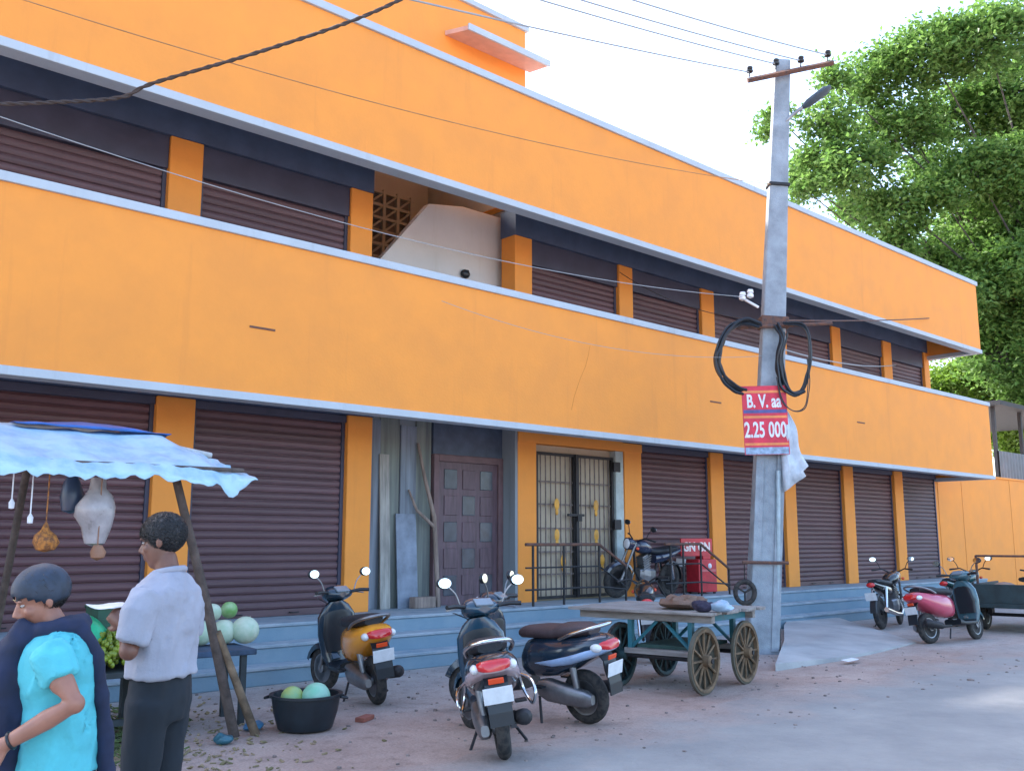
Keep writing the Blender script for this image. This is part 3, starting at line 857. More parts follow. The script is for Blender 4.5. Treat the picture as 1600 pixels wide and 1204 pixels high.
def scooter(label, rear, heading, lean, steer, body, shield, seatm, tail, style=0, name='scooter', side2=None):
    a = R(heading)
    base = Vector((rear[0] + 0.62 * math.cos(a), rear[1] + 0.62 * math.sin(a), 0.0))
    t = thing(name, label, 'scooter', base, (R(-lean), 0, a), 'parked two-wheelers')
    PB = mat(body[0], body[1], rough=0.22, var=0.04, coat=0.6)
    PS = mat(shield[0], shield[1], rough=0.22, var=0.04, coat=0.6)
    SE = mat(seatm[0], seatm[1], rough=0.6, var=0.15, scale=14, bump=0.2)
    wheel(t, -0.62, 0.232, 0.105)
    # rear cowl
    bd = B().loft_x([(0.02, 0.50, 0.07, 0.10), (-0.06, 0.53, 0.13, 0.16), (-0.2, 0.55, 0.175, 0.185), (-0.42, 0.575, 0.20, 0.175), (-0.62, 0.625, 0.20, 0.14), (-0.78, 0.675, 0.175, 0.105), (-0.88, 0.70, 0.135, 0.075), (-0.925, 0.71, 0.09, 0.045)], 20, 2.5).obj('body_cowl', PB, t, smooth=True)
    if side2:
        B().loft_x([(-0.22, 0.52, 0.176, 0.02), (-0.42, 0.54, 0.206, 0.055), (-0.62, 0.585, 0.208, 0.06), (-0.78, 0.635, 0.184, 0.05), (-0.88, 0.66, 0.145, 0.04), (-0.935, 0.67, 0.09, 0.02)], 20, 3.2).obj('side_trim', mat(*side2, rough=0.25, coat=0.5), bd, smooth=True)
    B().loft_x([(0.04, 0.745, 0.06, 0.03), (-0.02, 0.755, 0.11, 0.05), (-0.2, 0.77, 0.15, 0.055), (-0.4, 0.775, 0.155, 0.055), (-0.45, 0.79, 0.15, 0.06), (-0.66, 0.81, 0.135, 0.055), (-0.77, 0.81, 0.09, 0.035)], 18, 3).obj('seat', SE, t, smooth=True)
    # grab rail
    B().tube(curve_pts([(-0.50, 0.165, 0.74), (-0.66, 0.175, 0.80), (-0.84, 0.13, 0.85), (-0.90, 0.0, 0.865), (-0.84, -0.13, 0.85), (-0.66, -0.175, 0.80), (-0.50, -0.165, 0.74)], 6), 0.016, 8).obj('grab_rail', CHROME if style != 1 else STEEL, t, smooth=True)
    # tail lamp and indicators
    tl = B().loft_x([(-0.86, 0.70, 0.135, 0.045), (-0.93, 0.70, 0.115, 0.042), (-0.955, 0.69, 0.085, 0.028)], 14, 3.2).obj('tail_lamp', REDLENS, t, smooth=True)
    for s in (-1, 1):
        B().ball((-0.865, s * 0.135, 0.685), (0.060, 0.036, 0.036), 12, 8).obj('indicator', CLEARLENS, t, smooth=True)
    # rear mudguard, plate, reflector
    fl = B()
    fl.rings([[Vector((x, -0.085, z)), Vector((x, 0.085, z)), Vector((x + 0.012, 0.085, z)), Vector((x + 0.012, -0.085, z))] for x, z in ((-0.84, 0.64), (-0.90, 0.57), (-0.925, 0.48), (-0.945, 0.38), (-0.95, 0.29))])
    fl.obj('mudguard', BLACK, t)
    np_ = B().box((-0.953, 0, 0.50), (0.006, 0.21, 0.115), (0, R(-10), 0)).obj('number_plate', PLATE, t, bevel=0.002)
    B().box((-0.958, 0, 0.525), (0.002, 0.15, 0.012), (0, R(-10), 0)).box((-0.954, 0, 0.497), (0.002, 0.17, 0.012), (0, R(-10), 0)).obj('plate_smudge', mat('plate_grey', (0.35, 0.37, 0.40)), np_)
    B().box((-0.93, 0, 0.595), (0.014, 0.11, 0.04), (0, R(-12), 0)).obj('reflector', ORLENS, t, bevel=0.004)
    # engine, muffler, stand
    B().loft_x([(-0.22, 0.30, 0.05, 0.07), (-0.32, 0.29, 0.07, 0.10), (-0.55, 0.26, 0.06, 0.085), (-0.72, 0.245, 0.05, 0.07), (-0.78, 0.245, 0.03, 0.04)], 12, 3).xform(Matrix.Translation((0, 0.12, 0))).obj('engine_case', STEEL, t, smooth=True)
    B().tube([(-0.25, -0.14, 0.24), (-0.45, -0.155, 0.24), (-0.5, -0.155, 0.25), (-0.85, -0.165, 0.31), (-0.88, -0.165, 0.315)], [0.02, 0.025, 0.052, 0.058, 0.03], 12).obj('muffler', IRON, t, smooth=True)
    B().tube([(-0.2, 0.12, 0.22), (-0.30, 0.24, 0.02), (-0.36, 0.25, 0.012)], 0.012, 6).obj('side_stand', IRON, t, smooth=True)
    B().tube([(-0.22, -0.1, 0.2), (-0.40, -0.19, 0.06)], 0.012, 6).obj('kick_lever', IRON, t, smooth=True)
    B().tube([(-0.62, 0.1, 0.24), (-0.58, 0.12, 0.55)], [0.028, 0.028], 8).obj('shock_absorber', STEEL, t, smooth=True)
    if style == 2:      # crash guards with chrome rings at the sides
        for s in (-1, 1):
            B().tube(curve_pts([(-0.45, s * 0.20, 0.55), (-0.62, s * 0.27, 0.52), (-0.72, s * 0.28, 0.44), (-0.66, s * 0.26, 0.36), (-0.5, s * 0.25, 0.36), (-0.42, s * 0.22, 0.44), (-0.45, s * 0.20, 0.55)], 5), 0.012, 7).obj('side_guard', CHROME, t, smooth=True)
    for s in (-1, 1):
        B().tube(curve_pts([(0.34, s * 0.2, 1.0), (0.45, s * 0.17, 0.98), (0.50, s * 0.06, 0.90), (0.5, s * 0.04, 0.8)], 5), 0.005, 5).obj('brake_cable', BLACK, t, smooth=True)
        B().box((-0.28, s * 0.20, 0.33), (0.10, 0.09, 0.018)).obj('foot_peg', BLACK, t, bevel=0.004)
    B().tube([(-0.62, -0.075, 0.232), (-0.62, -0.12, 0.232)], 0.03, 8).obj('axle_nut', STEEL, t)
    # floorboard and leg shield
    B().loft_x([(0.0, 0.30, 0.15, 0.05), (0.1, 0.27, 0.17, 0.035), (0.35, 0.27, 0.17, 0.03), (0.43, 0.30, 0.15, 0.05)], 14, 4).obj('floorboard', BLACK, t, smooth=True)
    B().loft_z([(0.27, 0.41, 0, 0.035, 0.16), (0.40, 0.44, 0, 0.035, 0.20), (0.60, 0.455, 0, 0.045, 0.215), (0.78, 0.44, 0, 0.06, 0.20), (0.88, 0.42, 0, 0.06, 0.14), (0.93, 0.41, 0, 0.05, 0.08)], 18, 3).obj('leg_shield', PS, t, smooth=True)
    B().loft_z([(0.42, 0.41, 0, 0.02, 0.15), (0.60, 0.42, 0, 0.03, 0.17), (0.80, 0.40, 0, 0.035, 0.15), (0.86, 0.39, 0, 0.02, 0.08)], 16, 3).obj('inner_panel', BLACK, t, smooth=True)
    # steering group
    piv = Vector((0.44, 0, 0.9))
    SM = Matrix.Translation(piv) @ Matrix.Rotation(R(18), 4, 'Y') @ Matrix.Rotation(R(steer), 4, 'Z') @ Matrix.Rotation(R(-18), 4, 'Y') @ Matrix.Translation(-piv)
    B().loft_x([(0.29, 1.0, 0.06, 0.03), (0.33, 1.01, 0.15, 0.055), (0.40, 1.01, 0.17, 0.085), (0.48, 1.0, 0.14, 0.085), (0.55, 0.98, 0.08, 0.05)], 16, 2.4).xform(SM).obj('handlebar_cowl', PS, t, smooth=True)
    B().ball((0.545, 0, 0.985), (0.04, 0.085, 0.06), 12, 8).xform(SM).obj('headlight', CLEARLENS, t, smooth=True)
    B().box((0.315, 0, 1.055), (0.09, 0.16, 0.02), (0, R(-35), 0)).xform(SM).obj('speedometer', mat('dial_glass', (0.20, 0.24, 0.28), rough=0.1), t, bevel=0.006)
    for s in (-1, 1):
        B().tube([(0.36, s * 0.13, 1.02), (0.33, s * 0.25, 1.035), (0.29, s * 0.34, 1.03)], [0.016, 0.019, 0.019], 8).xform(SM).obj('grip', BLACK, t, smooth=True)
        B().tube([(0.37, s * 0.2, 1.02), (0.36, s * 0.32, 1.0)], 0.007, 5).xform(SM).obj('brake_lever', STEEL, t)
        B().tube(curve_pts([(0.36, s * 0.19, 1.03), (0.36, s * 0.23, 1.13), (0.36, s * 0.30, 1.20)], 5), 0.007, 6).xform(SM).obj('mirror_stalk', STEEL, t, smooth=True)
        mm = B().ball((0.355, s * 0.335, 1.225), (0.022, 0.068, 0.048), 14, 8).xform(SM).obj('mirror', BLACK, t, smooth=True)
        B().lathe([(0.0005, 0), (0.85, 0.0), (0.85, 0.08), (0.0005, 0.1)], 16, SM @ Matrix.Translation((0.3305, s * 0.335, 1.225)) @ Matrix.Rotation(R(-90 + 4), 4, 'Y') @ Matrix.Diagonal((0.048, 0.066, 0.03, 1))).obj('mirror_glass', MIRROR, mm, smooth=True)
    wheel(t, 0.63, 0.232, 0.095, M=SM)
    for s in (-1, 1):
        B().tube([(0.47, s * 0.05, 0.72), (0.60, s * 0.06, 0.32), (0.63, s * 0.06, 0.232)], 0.02, 8).xform(SM).obj('fork', STEEL, t, smooth=True)
    f = B()
    rs = []
    for k in range(9):
        an = R(20 + k * 17)
        rr_ = 0.262
        cx_, cz_ = 0.63 + rr_ * math.cos(an), 0.232 + rr_ * math.sin(an)
        up = Vector((math.cos(an), 0, math.sin(an)))
        rs.append([Vector((cx_, -0.075, cz_)) - up * 0.06, Vector((cx_, -0.06, cz_)), Vector((cx_, 0, cz_)) + up * 0.018, Vector((cx_, 0.06, cz_)), Vector((cx_, 0.075, cz_)) - up * 0.06, Vector((cx_, 0.05, cz_)) - up * 0.015, Vector((cx_, -0.05, cz_)) - up * 0.015])
    f.rings(rs).xform(SM).obj('front_fender', PS, t, smooth=True)
    return t
DK = ('scooter_black_paint', (0.012, 0.022, 0.035))
scooter('black scooter with chrome guards and red tail lamp, nearest to the camera', (4.86, 5.4), 53, 9, 22, DK, ('scooter_dark_blue_paint', (0.015, 0.05, 0.085)), ('black_seat', (0.015, 0.02, 0.028)), 0.03, 2, side2=('maroon_silver_trim', (0.42, 0.33, 0.36)))
scooter('yellow-orange scooter with black front, parked by the bowl of melons', (5.52, 7.97), 75, 8, 20, ('scooter_amber_paint', (0.80, 0.32, 0.025)), ('scooter_black_blue', (0.012, 0.03, 0.05)), ('black_seat', (0.015, 0.02, 0.028)), 0.0, 1)
scooter('dark blue scooter with brown seat and silver-blue tail beside the black scooter', (6.3, 5.93), 97, 7, 20, ('scooter_navy_paint', (0.012, 0.028, 0.05)), ('scooter_navy_paint', (0.012, 0.028, 0.05)), ('brown_seat', (0.055, 0.035, 0.04)), 0.0, 0, side2=('silver_blue_trim', (0.30, 0.42, 0.62)))
scooter('pink-red scooter parked at the road edge near the far orange wall', (14.97, 6.87), -12, 9, 10, ('scooter_pink_paint', (0.55, 0.085, 0.14)), ('scooter_teal_grey', (0.05, 0.12, 0.15)), ('black_seat', (0.015, 0.02, 0.028)), 0.0, 1)

# ================================================================== MOTORCYCLES
def motorcycle(label, rear, heading, lean, steer, paint, z=0.0, grp='parked two-wheelers', mirrors=True):
    a = R(heading)
    base = Vector((rear[0] + 0.63 * math.cos(a), rear[1] + 0.63 * math.sin(a), z))
    t = thing('motorcycle', label, 'motorcycle', base, (R(-lean), 0, a), grp)
    PB = mat(paint[0], paint[1], rough=0.22, var=0.04, coat=0.6)
    wheel(t, -0.63, 0.295, 0.09, spokes=6, rimm=IRON)
    B().loft_x([(-0.02, 0.82, 0.07, 0.05), (0.08, 0.84, 0.12, 0.10), (0.25, 0.87, 0.145, 0.12), (0.38, 0.88, 0.13, 0.10), (0.45, 0.87, 0.07, 0.05)], 16, 2.4).obj('fuel_tank', PB, t, smooth=True)
    B().loft_x([(0.05, 0.80, 0.08, 0.04), (-0.1, 0.79, 0.12, 0.05), (-0.35, 0.80, 0.13, 0.05), (-0.6, 0.83, 0.12, 0.05), (-0.75, 0.84, 0.08, 0.03)], 14, 3).obj('seat', mat('black_seat', (0.015, 0.02, 0.028)), t, smooth=True)
    B().loft_x([(-0.1, 0.66, 0.10, 0.08), (-0.3, 0.68, 0.12, 0.09), (-0.6, 0.74, 0.11, 0.06), (-0.85, 0.80, 0.07, 0.04)], 14).obj('side_panel', PB, t, smooth=True)
    e = B().loft_x([(-0.12, 0.38, 0.09, 0.11), (0.05, 0.38, 0.12, 0.13), (0.2, 0.40, 0.10, 0.12), (0.26, 0.42, 0.05, 0.06)], 12, 4)
    for k in range(6):
        e.box((0.14, 0, 0.50 + k * 0.04), (0.2, 0.19, 0.014), (0, R(20), 0))
    e.box((0.14, 0, 0.6), (0.15, 0.14, 0.26), (0, R(20), 0))
    e.obj('engine', STEEL, t)
    B().tube([(0.44, 0, 0.92), (0.34, 0, 0.45), (0.15, 0, 0.25), (-0.2, 0, 0.27), (-0.25, 0, 0.7)], 0.022, 8).tube([(0.42, 0, 0.88), (0.0, 0, 0.75), (-0.7, 0, 0.78)], 0.02, 8).tube([(-0.25, 0.09, 0.3), (-0.63, 0.09, 0.295)], 0.02, 8).tube([(-0.25, -0.09, 0.3), (-0.63, -0.09, 0.295)], 0.02, 8).obj('frame', IRON, t, smooth=True)
    for s in (-1, 1):
        B().tube([(-0.6, s * 0.12, 0.32), (-0.45, s * 0.12, 0.72)], 0.03, 8).obj('shock_absorber', CHROME, t, smooth=True)
    B().tube([(0.24, -0.08, 0.5), (0.3, -0.11, 0.3), (0.1, -0.14, 0.22), (-0.2, -0.15, 0.24), (-0.75, -0.17, 0.34)], [0.02, 0.02, 0.022, 0.04, 0.045], 10).obj('exhaust', CHROME, t, smooth=True)
    B().ball((-0.88, 0, 0.78), (0.04, 0.08, 0.045), 10, 7).obj('tail_lamp', REDLENS, t, smooth=True)
    rs = []
    for k in range(9):
        an = R(60 + k * 15)
        c_ = Vector((-0.63 + 0.33 * math.cos(an), 0, 0.295 + 0.33 * math.sin(an)))
        u = Vector((math.cos(an), 0, math.sin(an)))
        rs.append([c_ + Vector((0, -0.065, 0)) - u * 0.03, c_ + Vector((0, -0.05, 0)), c_ + Vector((0, 0.05, 0)), c_ + Vector((0, 0.065, 0)) - u * 0.03, c_ - u * 0.012])
    B().rings(rs).obj('rear_fender', BLACK, t, smooth=True)
    B().box((-0.955, 0, 0.58), (0.006, 0.2, 0.14), (0, R(-14), 0)).obj('number_plate', PLATE, t, bevel=0.002)
    B().tube([(-0.1, 0.12, 0.3), (-0.2, 0.28, 0.035), (-0.25, 0.29, 0.03)], 0.012, 6).obj('side_stand', IRON, t)
    piv = Vector((0.45, 0, 0.95))
    SM = Matrix.Translation(piv) @ Matrix.Rotation(R(25), 4, 'Y') @ Matrix.Rotation(R(steer), 4, 'Z') @ Matrix.Rotation(R(-25), 4, 'Y') @ Matrix.Translation(-piv)
    wheel(t, 0.66, 0.295, 0.08, spokes=6, rimm=IRON, M=SM)
    for s in (-1, 1):
        B().tube([(0.44, s * 0.075, 0.95), (0.57, s * 0.075, 0.55), (0.66, s * 0.075, 0.295)], [0.02, 0.022, 0.028], 8).xform(SM).obj('fork', STEEL, t, smooth=True)
        B().tube([(0.40, s * 0.08, 0.98), (0.38, s * 0.2, 1.04), (0.27, s * 0.36, 1.02)], [0.012, 0.012, 0.018], 8).xform(SM).obj('handlebar', IRON, t, smooth=True)
        if mirrors:
          B().tube(curve_pts([(0.36, s * 0.22, 1.04), (0.36, s * 0.26, 1.14), (0.35, s * 0.31, 1.2)], 4), 0.007, 6).xform(SM).obj('mirror_stalk', IRON, t, smooth=True)
          mm = B().ball((0.35, s * 0.34, 1.22), (0.022, 0.07, 0.045), 12, 8).xform(SM).obj('mirror', BLACK, t, smooth=True)
          B().lathe([(0.0005, 0), (0.85, 0.0), (0.85, 0.08), (0.0005, 0.1)], 16, SM @ Matrix.Translation((0.3255, s * 0.34, 1.22)) @ Matrix.Rotation(R(-86), 4, 'Y') @ Matrix.Diagonal((0.046, 0.068, 0.03, 1))).obj('mirror_glass', MIRROR, mm, smooth=True)
        B().ball((0.46, s * 0.15, 0.86), (0.03, 0.03, 0.025), 8, 6).xform(SM).obj('indicator', ORLENS, t, smooth=True)
    B().loft_x([(0.44, 0.90, 0.08, 0.08), (0.52, 0.91, 0.10, 0.105), (0.58, 0.91, 0.095, 0.10)], 14, 2.2).xform(SM).obj('headlight', PB, t, smooth=True)
    B().ball((0.58, 0, 0.91), (0.025, 0.08, 0.085), 12, 8).xform(SM).obj('headlight_lens', CLEARLENS, t, smooth=True)
    rs = []
    for k in range(8):
        an = R(25 + k * 17)
        c_ = Vector((0.66 + 0.325 * math.cos(an), 0, 0.295 + 0.325 * math.sin(an)))
        u = Vector((math.cos(an), 0, math.sin(an)))
        rs.append([c_ + Vector((0, -0.06, 0)) - u * 0.04, c_ + Vector((0, -0.04, 0)), c_ + Vector((0, 0.04, 0)), c_ + Vector((0, 0.06, 0)) - u * 0.04, c_ - u * 0.012])
    B().rings(rs).xform(SM).obj('front_fender', PB, t, smooth=True)
    return t
motorcycle('black motorcycle with a red tail lamp parked alone before the far steps', (16.75, 8.55), 8, 6, 10, ('moto_black', (0.012, 0.016, 0.02)))
q = onz(1078, 936, ZP)
motorcycle('dark motorcycle parked on the plinth in front of the iron gate', (13.52, 10.80), 183, 6, -14, ('moto_midnight', (0.02, 0.028, 0.06)), ZP)
q = onz(1548, 992)
motorcycle('teal-grey motorcycle parked just beyond the pink-red scooter', (18.3, 7.9), 0, 6, 10, ('moto_teal', (0.03, 0.09, 0.09)))
motorcycle('black motorcycle without mirrors standing in the gap behind the wooden handcart', (9.98, 8.24), 41, 5, 0, ('moto_black', (0.012, 0.016, 0.02)), mirrors=False)

# ================================================================== CARGO TRICYCLE at the right edge
cg = onz(1592, 990)
ct = thing('cargo_tricycle', 'dark flatbed cargo tricycle with a white side panel, at the right edge', 'tricycle', (17.75, 6.75, 0), (0, 0, R(8)))
DKG = mat('cargo_dark_green', (0.02, 0.04, 0.045), rough=0.6, var=0.2)
B().rng(-0.3, 2.0, -0.65, 0.65, 0.42, 0.50).obj('bed', DKG, ct, bevel=0.01)
for y in (-0.64, 0.6):
    B().rng(-0.3, 2.0, y, y + 0.04, 0.501, 0.80).obj('side_board', DKG, ct, bevel=0.006)
B().rng(-0.30, -0.26, -0.59, 0.59, 0.501, 0.82).obj('tail_board', DKG, ct, bevel=0.006)
for s in (-1, 1):
    B().tube([(0.32, s * 0.55, 0.5), (0.32, s * 0.55, 1.30)], 0.022, 6).obj('frame_post', RUST, ct)
B().tube([(0.32, -0.55, 1.29), (0.32, 0.55, 1.29)], 0.022, 6).obj('frame_rail', RUST, ct)
B().rng(0.62, 1.9, -0.69, -0.665, 0.38, 1.12).obj('side_panel', mat('white_panel', (0.70, 0.73, 0.76), rough=0.5, var=0.08), ct, bevel=0.006)
wheel(ct, 0.45, 0.27, 0.13, y=-0.5, spokes=6)
wheel(ct, 0.45, 0.27, 0.13, y=0.5, spokes=6)
wheel(ct, 2.55, 0.27, 0.11, spokes=6)
B().tube([(0.45, -0.5, 0.27), (0.45, 0.5, 0.27)], 0.03, 8).obj('axle', IRON, ct)
B().rng(0.35, 0.55, -0.42, -0.36, 0.27, 0.42).rng(0.35, 0.55, 0.36, 0.42, 0.27, 0.42).obj('leaf_spring', IRON, ct)
B().tube([(1.9, 0, 0.45), (2.35, 0, 0.5), (2.45, 0, 0.85)], 0.03, 8).tube([(2.45, 0, 0.95), (2.55, 0, 0.27)], 0.025, 8).tube([(2.42, -0.3, 1.0), (2.45, 0, 0.95), (2.42, 0.3, 1.0)], 0.016, 8).obj('front_frame', IRON, ct, smooth=True)
B().loft_x([(1.75, 0.84, 0.2, 0.05), (2.1, 0.84, 0.18, 0.05)], 12, 3).rng(1.85, 2.0, -0.1, 0.1, 0.5, 0.8).obj('seat', BLACK, ct)
tag(B().ball((0, 0, 0.17), (0.3, 0.26, 0.19), 12, 8).obj('sack', mat('tan_sack', (0.30, 0.20, 0.15), rough=0.9, bump=0.4), None, smooth=True, loc=(17.9, 6.85, 0.49)), 'tan sack lying on the bed of the cargo tricycle', 'sack')

# ================================================================== WOODEN HANDCART
cart = thing('handcart', 'wooden four-wheeled push cart with plank top and teal frame beside the pole', 'cart', (8.84, 6.79, 0), (0, 0, R(10)))
# local X is the rolling direction, local Y runs along the long planks
LZ = 0.80
rj = random.Random(3)
for i in range(8):
    xq = -0.80 + i * 0.168
    B().rng(xq, xq + 0.157, -0.66 + rj.uniform(-.04, .04), 1.06 + rj.uniform(-.05, .05), LZ, LZ + 0.032 + rj.uniform(-.004, .004)).obj('plank', WOOD_Y, cart, bevel=0.006)
for xq in (-0.62, 0.38):
    B().rng(xq - 0.035, xq + 0.035, -0.62, 1.0, LZ - 0.085, LZ - 0.001).obj('side_beam', WOOD_Y, cart, bevel=0.006)
for y in (-0.5, 0.2, 0.85):
    B().rng(-0.584, 0.344, y - 0.035, y + 0.035, LZ - 0.08, LZ - 0.002).obj('cross_beam', TEAL, cart, bevel=0.006)
for x in (-0.62, 0.38):
    for y in (-0.36, 0.36):
        B().rng(x - 0.03, x + 0.03, y - 0.025, y + 0.025, 0.40, LZ - 0.086).obj('post', TEAL, cart)
        B().tube([(x, y, 0.42), (x, y - 0.32 * (1 if y > 0 else -1), LZ - 0.09)], 0.02, 5).obj('brace', TEAL, cart)
    B().tube([(x, -0.60, 0.34), (x, 0.60, 0.34)], 0.025, 8).obj('axle', IRON, cart)
    B().rng(x - 0.05, x + 0.05, -0.42, 0.42, 0.365, 0.42).obj('axle_beam', WOOD_Y, cart)
B().rng(-0.6, 0.36, -0.3, 0.3, 0.425, 0.46).obj('undershelf', mat('dark_green_board', (0.03, 0.07, 0.06), rough=0.8), cart)
WR = mat('wheel_brown', (0.20, 0.13, 0.075), rough=0.85, var=0.25, scale=10)
WG = mat('wheel_dark_green', (0.022, 0.055, 0.06), rough=0.7, var=0.25, scale=10)
for x in (-0.62, 0.38):
    for y, mm in ((-0.5, WR), (0.5, WG)):
        b = B()
        T = Matrix.Translation((x, y, 0.34)) @ Matrix.Rotation(R(90), 4, 'X')
        b.lathe([(0.285, -0.022), (0.318, -0.026), (0.318, 0.026), (0.285, 0.022), (0.285, -0.022)], 28, T)
        b.lathe([(0.02, -0.09), (0.055, -0.07), (0.065, 0), (0.055, 0.07), (0.02, 0.09)], 12, T)
        for k in range(12):
            a = 2 * math.pi * k / 12
            b.tube([T @ Vector((0.05 * math.cos(a), 0.05 * math.sin(a), 0)), T @ Vector((0.29 * math.cos(a), 0.29 * math.sin(a), 0))], 0.013, 5)
        wo_ = b.obj('wheel', mm, cart, smooth=True)
        B().lathe([(0.315, -0.02), (0.34, -0.016), (0.34, 0.016), (0.315, 0.02), (0.315, -0.02)], 28, T).obj('tyre', RUBBER if y > 0 else mat('mud_tyre', (0.11, 0.10, 0.075), rough=0.9), wo_, smooth=True)
cz = LZ + 0.034
def lump(name, label, cat, px, py, r, m, z, seed, grp=None):
    p = onz(px, py, z + r[2] * 0.8)
    b = B().ball((0, 0, r[2] * 0.9), r, 28, 18)
    b.v = [tuple(Vector(v) * (1 + 0.30 * noise.noise(Vector(v) * 9 + Vector((seed, 0, 0))) + 0.22 * noise.noise(Vector(v) * 22 + Vector((0, seed, 0))))) for v in b.v]
    b.v = [(x, y, max(0.0, z_)) for x, y, z_ in b.v]
    return tag(b.obj(name, m, None, smooth=True, loc=(p.x, p.y, z)), label, cat, grp)
lump('sack', 'brown sack lying on top of the wooden handcart', 'sack', 1068, 942, (0.24, 0.26, 0.07), mat('brown_sack', (0.20, 0.12, 0.085), rough=0.9, bump=0.5), cz, 1)
lump('bundle', 'small dark bundle beside the sack on the handcart', 'bundle', 1098, 948, (0.10, 0.10, 0.06), mat('dark_cloth', (0.03, 0.025, 0.05), rough=0.9), cz, 2)
lump('plastic_bag', 'pale blue plastic bag at the pole end of the handcart top', 'bag', 1128, 948, (0.12, 0.11, 0.06), mat('pale_blue_plastic', (0.32, 0.45, 0.58), rough=0.35), cz, 3)

# ================================================================== HANDRAILS, RED BOX, RECESS CLUTTER
def handrail(label, xs, z0, slope_to):
    t = thing('handrail', label, 'handrail', (xs[0], 10.5, ZP), group='iron handrails on the steps')
    L_ = xs[1] - xs[0]
    dx = slope_to[0] - xs[0]
    top = [(0, 0, z0), (L_, 0, z0), (dx, -0.0, slope_to[1])]
    B().tube(top, 0.024, 8).obj('top_rail', RUST, t, smooth=True)
    B().tube([(p[0], p[1], p[2] - 0.34) for p in top], 0.014, 6).obj('middle_rail', IRON, t, smooth=True)
    B().tube([(p[0], p[1], max(0.18, p[2] - 0.66)) for p in top], 0.016, 6).obj('lower_rail', IRON, t, smooth=True)
    for x in (0.15, L_ / 2, L_):
        B().tube([(x, 0, 0), (x, 0, z0)], 0.02, 6).obj('post', IRON, t)
    B().tube([(dx - 0.02, 0, 0), (dx - 0.02, 0, slope_to[1])], 0.02, 6).obj('post', IRON, t)
    return t
handrail('rusty iron handrail on the plinth in front of the gate, left of the motorcycle', (9.85, 11.45), 0.90, (12.1, 0.55))
handrail('rusty iron handrail on the plinth behind the red box, next to the pole', (13.1, 14.1), 0.90, (14.95, 0.45))
q = onz(1108, 935, ZP)
box = thing('red_box', 'red box sign with white lettering standing on the plinth behind the handcart', 'box', (14.78, 11.0, ZP), (0, 0, R(-6)))
RB = mat('red_box_paint', (0.55, 0.03, 0.045), rough=0.45, var=0.12)
B().rng(-0.24, 0.24, -0.16, 0.16, 0.03, 0.62).obj('body', RB, box, bevel=0.015)
B().rng(-0.62, 0.20, -0.10, -0.07, 0.68, 1.0).rng(-0.05, 0.15, -0.095, 0.1, 0.621, 0.72).obj('header_board', RB, box, bevel=0.006)
for s in (-1, 1):
    for yy in (-0.12, 0.12):
        B().rng(s * 0.2 - 0.02, s * 0.2 + 0.02, yy - 0.02, yy + 0.02, 0, 0.031).obj('foot', IRON, box)
me = text_mesh('GN GN', 0.22, 0.008)
me.materials.append(mat('white_lettering', (0.78, 0.70, 0.66), rough=0.6, var=0.05))
link('lettering', me, box, loc=(-0.22, -0.1025, 0.84), rot=(R(90), 0, 0))
B().rng(-0.20, 0.20, -0.175, -0.162, 0.40, 0.44).obj('trim', mat('pinkish_trim', (0.62, 0.16, 0.17), rough=0.5), box)
B().ball((0.05, -0.165, 0.5), (0.05, 0.012, 0.05), 10, 6).obj('emblem', LT2, box, smooth=True)

PL1 = mat('pale_board', (0.36, 0.355, 0.33), rough=0.85, var=0.2, scale=3, stretch=(6, 6, 0.6))
PL2 = mat('blue_grey_sheet', (0.23, 0.28, 0.36), rough=0.7, var=0.2, scale=3)
PL3 = mat('tan_timber', (0.28, 0.22, 0.19), rough=0.85, var=0.2, scale=4, stretch=(6, 6, 0.6))
def lean_board(label, x0, wd, h, tilt, foot_y, m, th=0.02, roll=0):
    o = B().rng(0, wd, 0, th, 0, h).obj('board', m, None, bevel=0.003, loc=(x0, foot_y, ZP + 0.001), rot=(R(-tilt), R(roll), 0))
    return tag(o, label, 'board', 'boards stored in the recess')
lean_board('short blue-grey board leaning against the streaked panels of the recess', 8.25, 0.36, 1.35, 4, 11.46, PL2)
lean_board('tall narrow pale board leaning against the streaked panels of the recess', 7.95, 0.17, 2.2, 2.5, 11.465, PL1)
b = B().tube([(8.90, 11.36, ZP), (8.86, 11.43, 1.9), (8.72, 11.50, 2.5), (8.62, 11.54, 3.0)], [0.036, 0.034, 0.028, 0.022], 8)
b.tube([(8.865, 11.42, 1.75), (8.58, 11.49, 2.0), (8.46, 11.54, 2.3)], [0.03, 0.024, 0.016], 8)
tag(b.obj('forked_pole', PL3, smooth=True), 'tan forked timber pole leaning in the recess beside the brown door', 'pole')
tag(B().rng(8.4, 8.78, 11.26, 11.40, ZP + .002, ZP + 0.16).obj('timber_block', PL3, bevel=0.01), 'short brown timber block lying on the floor of the recess', 'block')

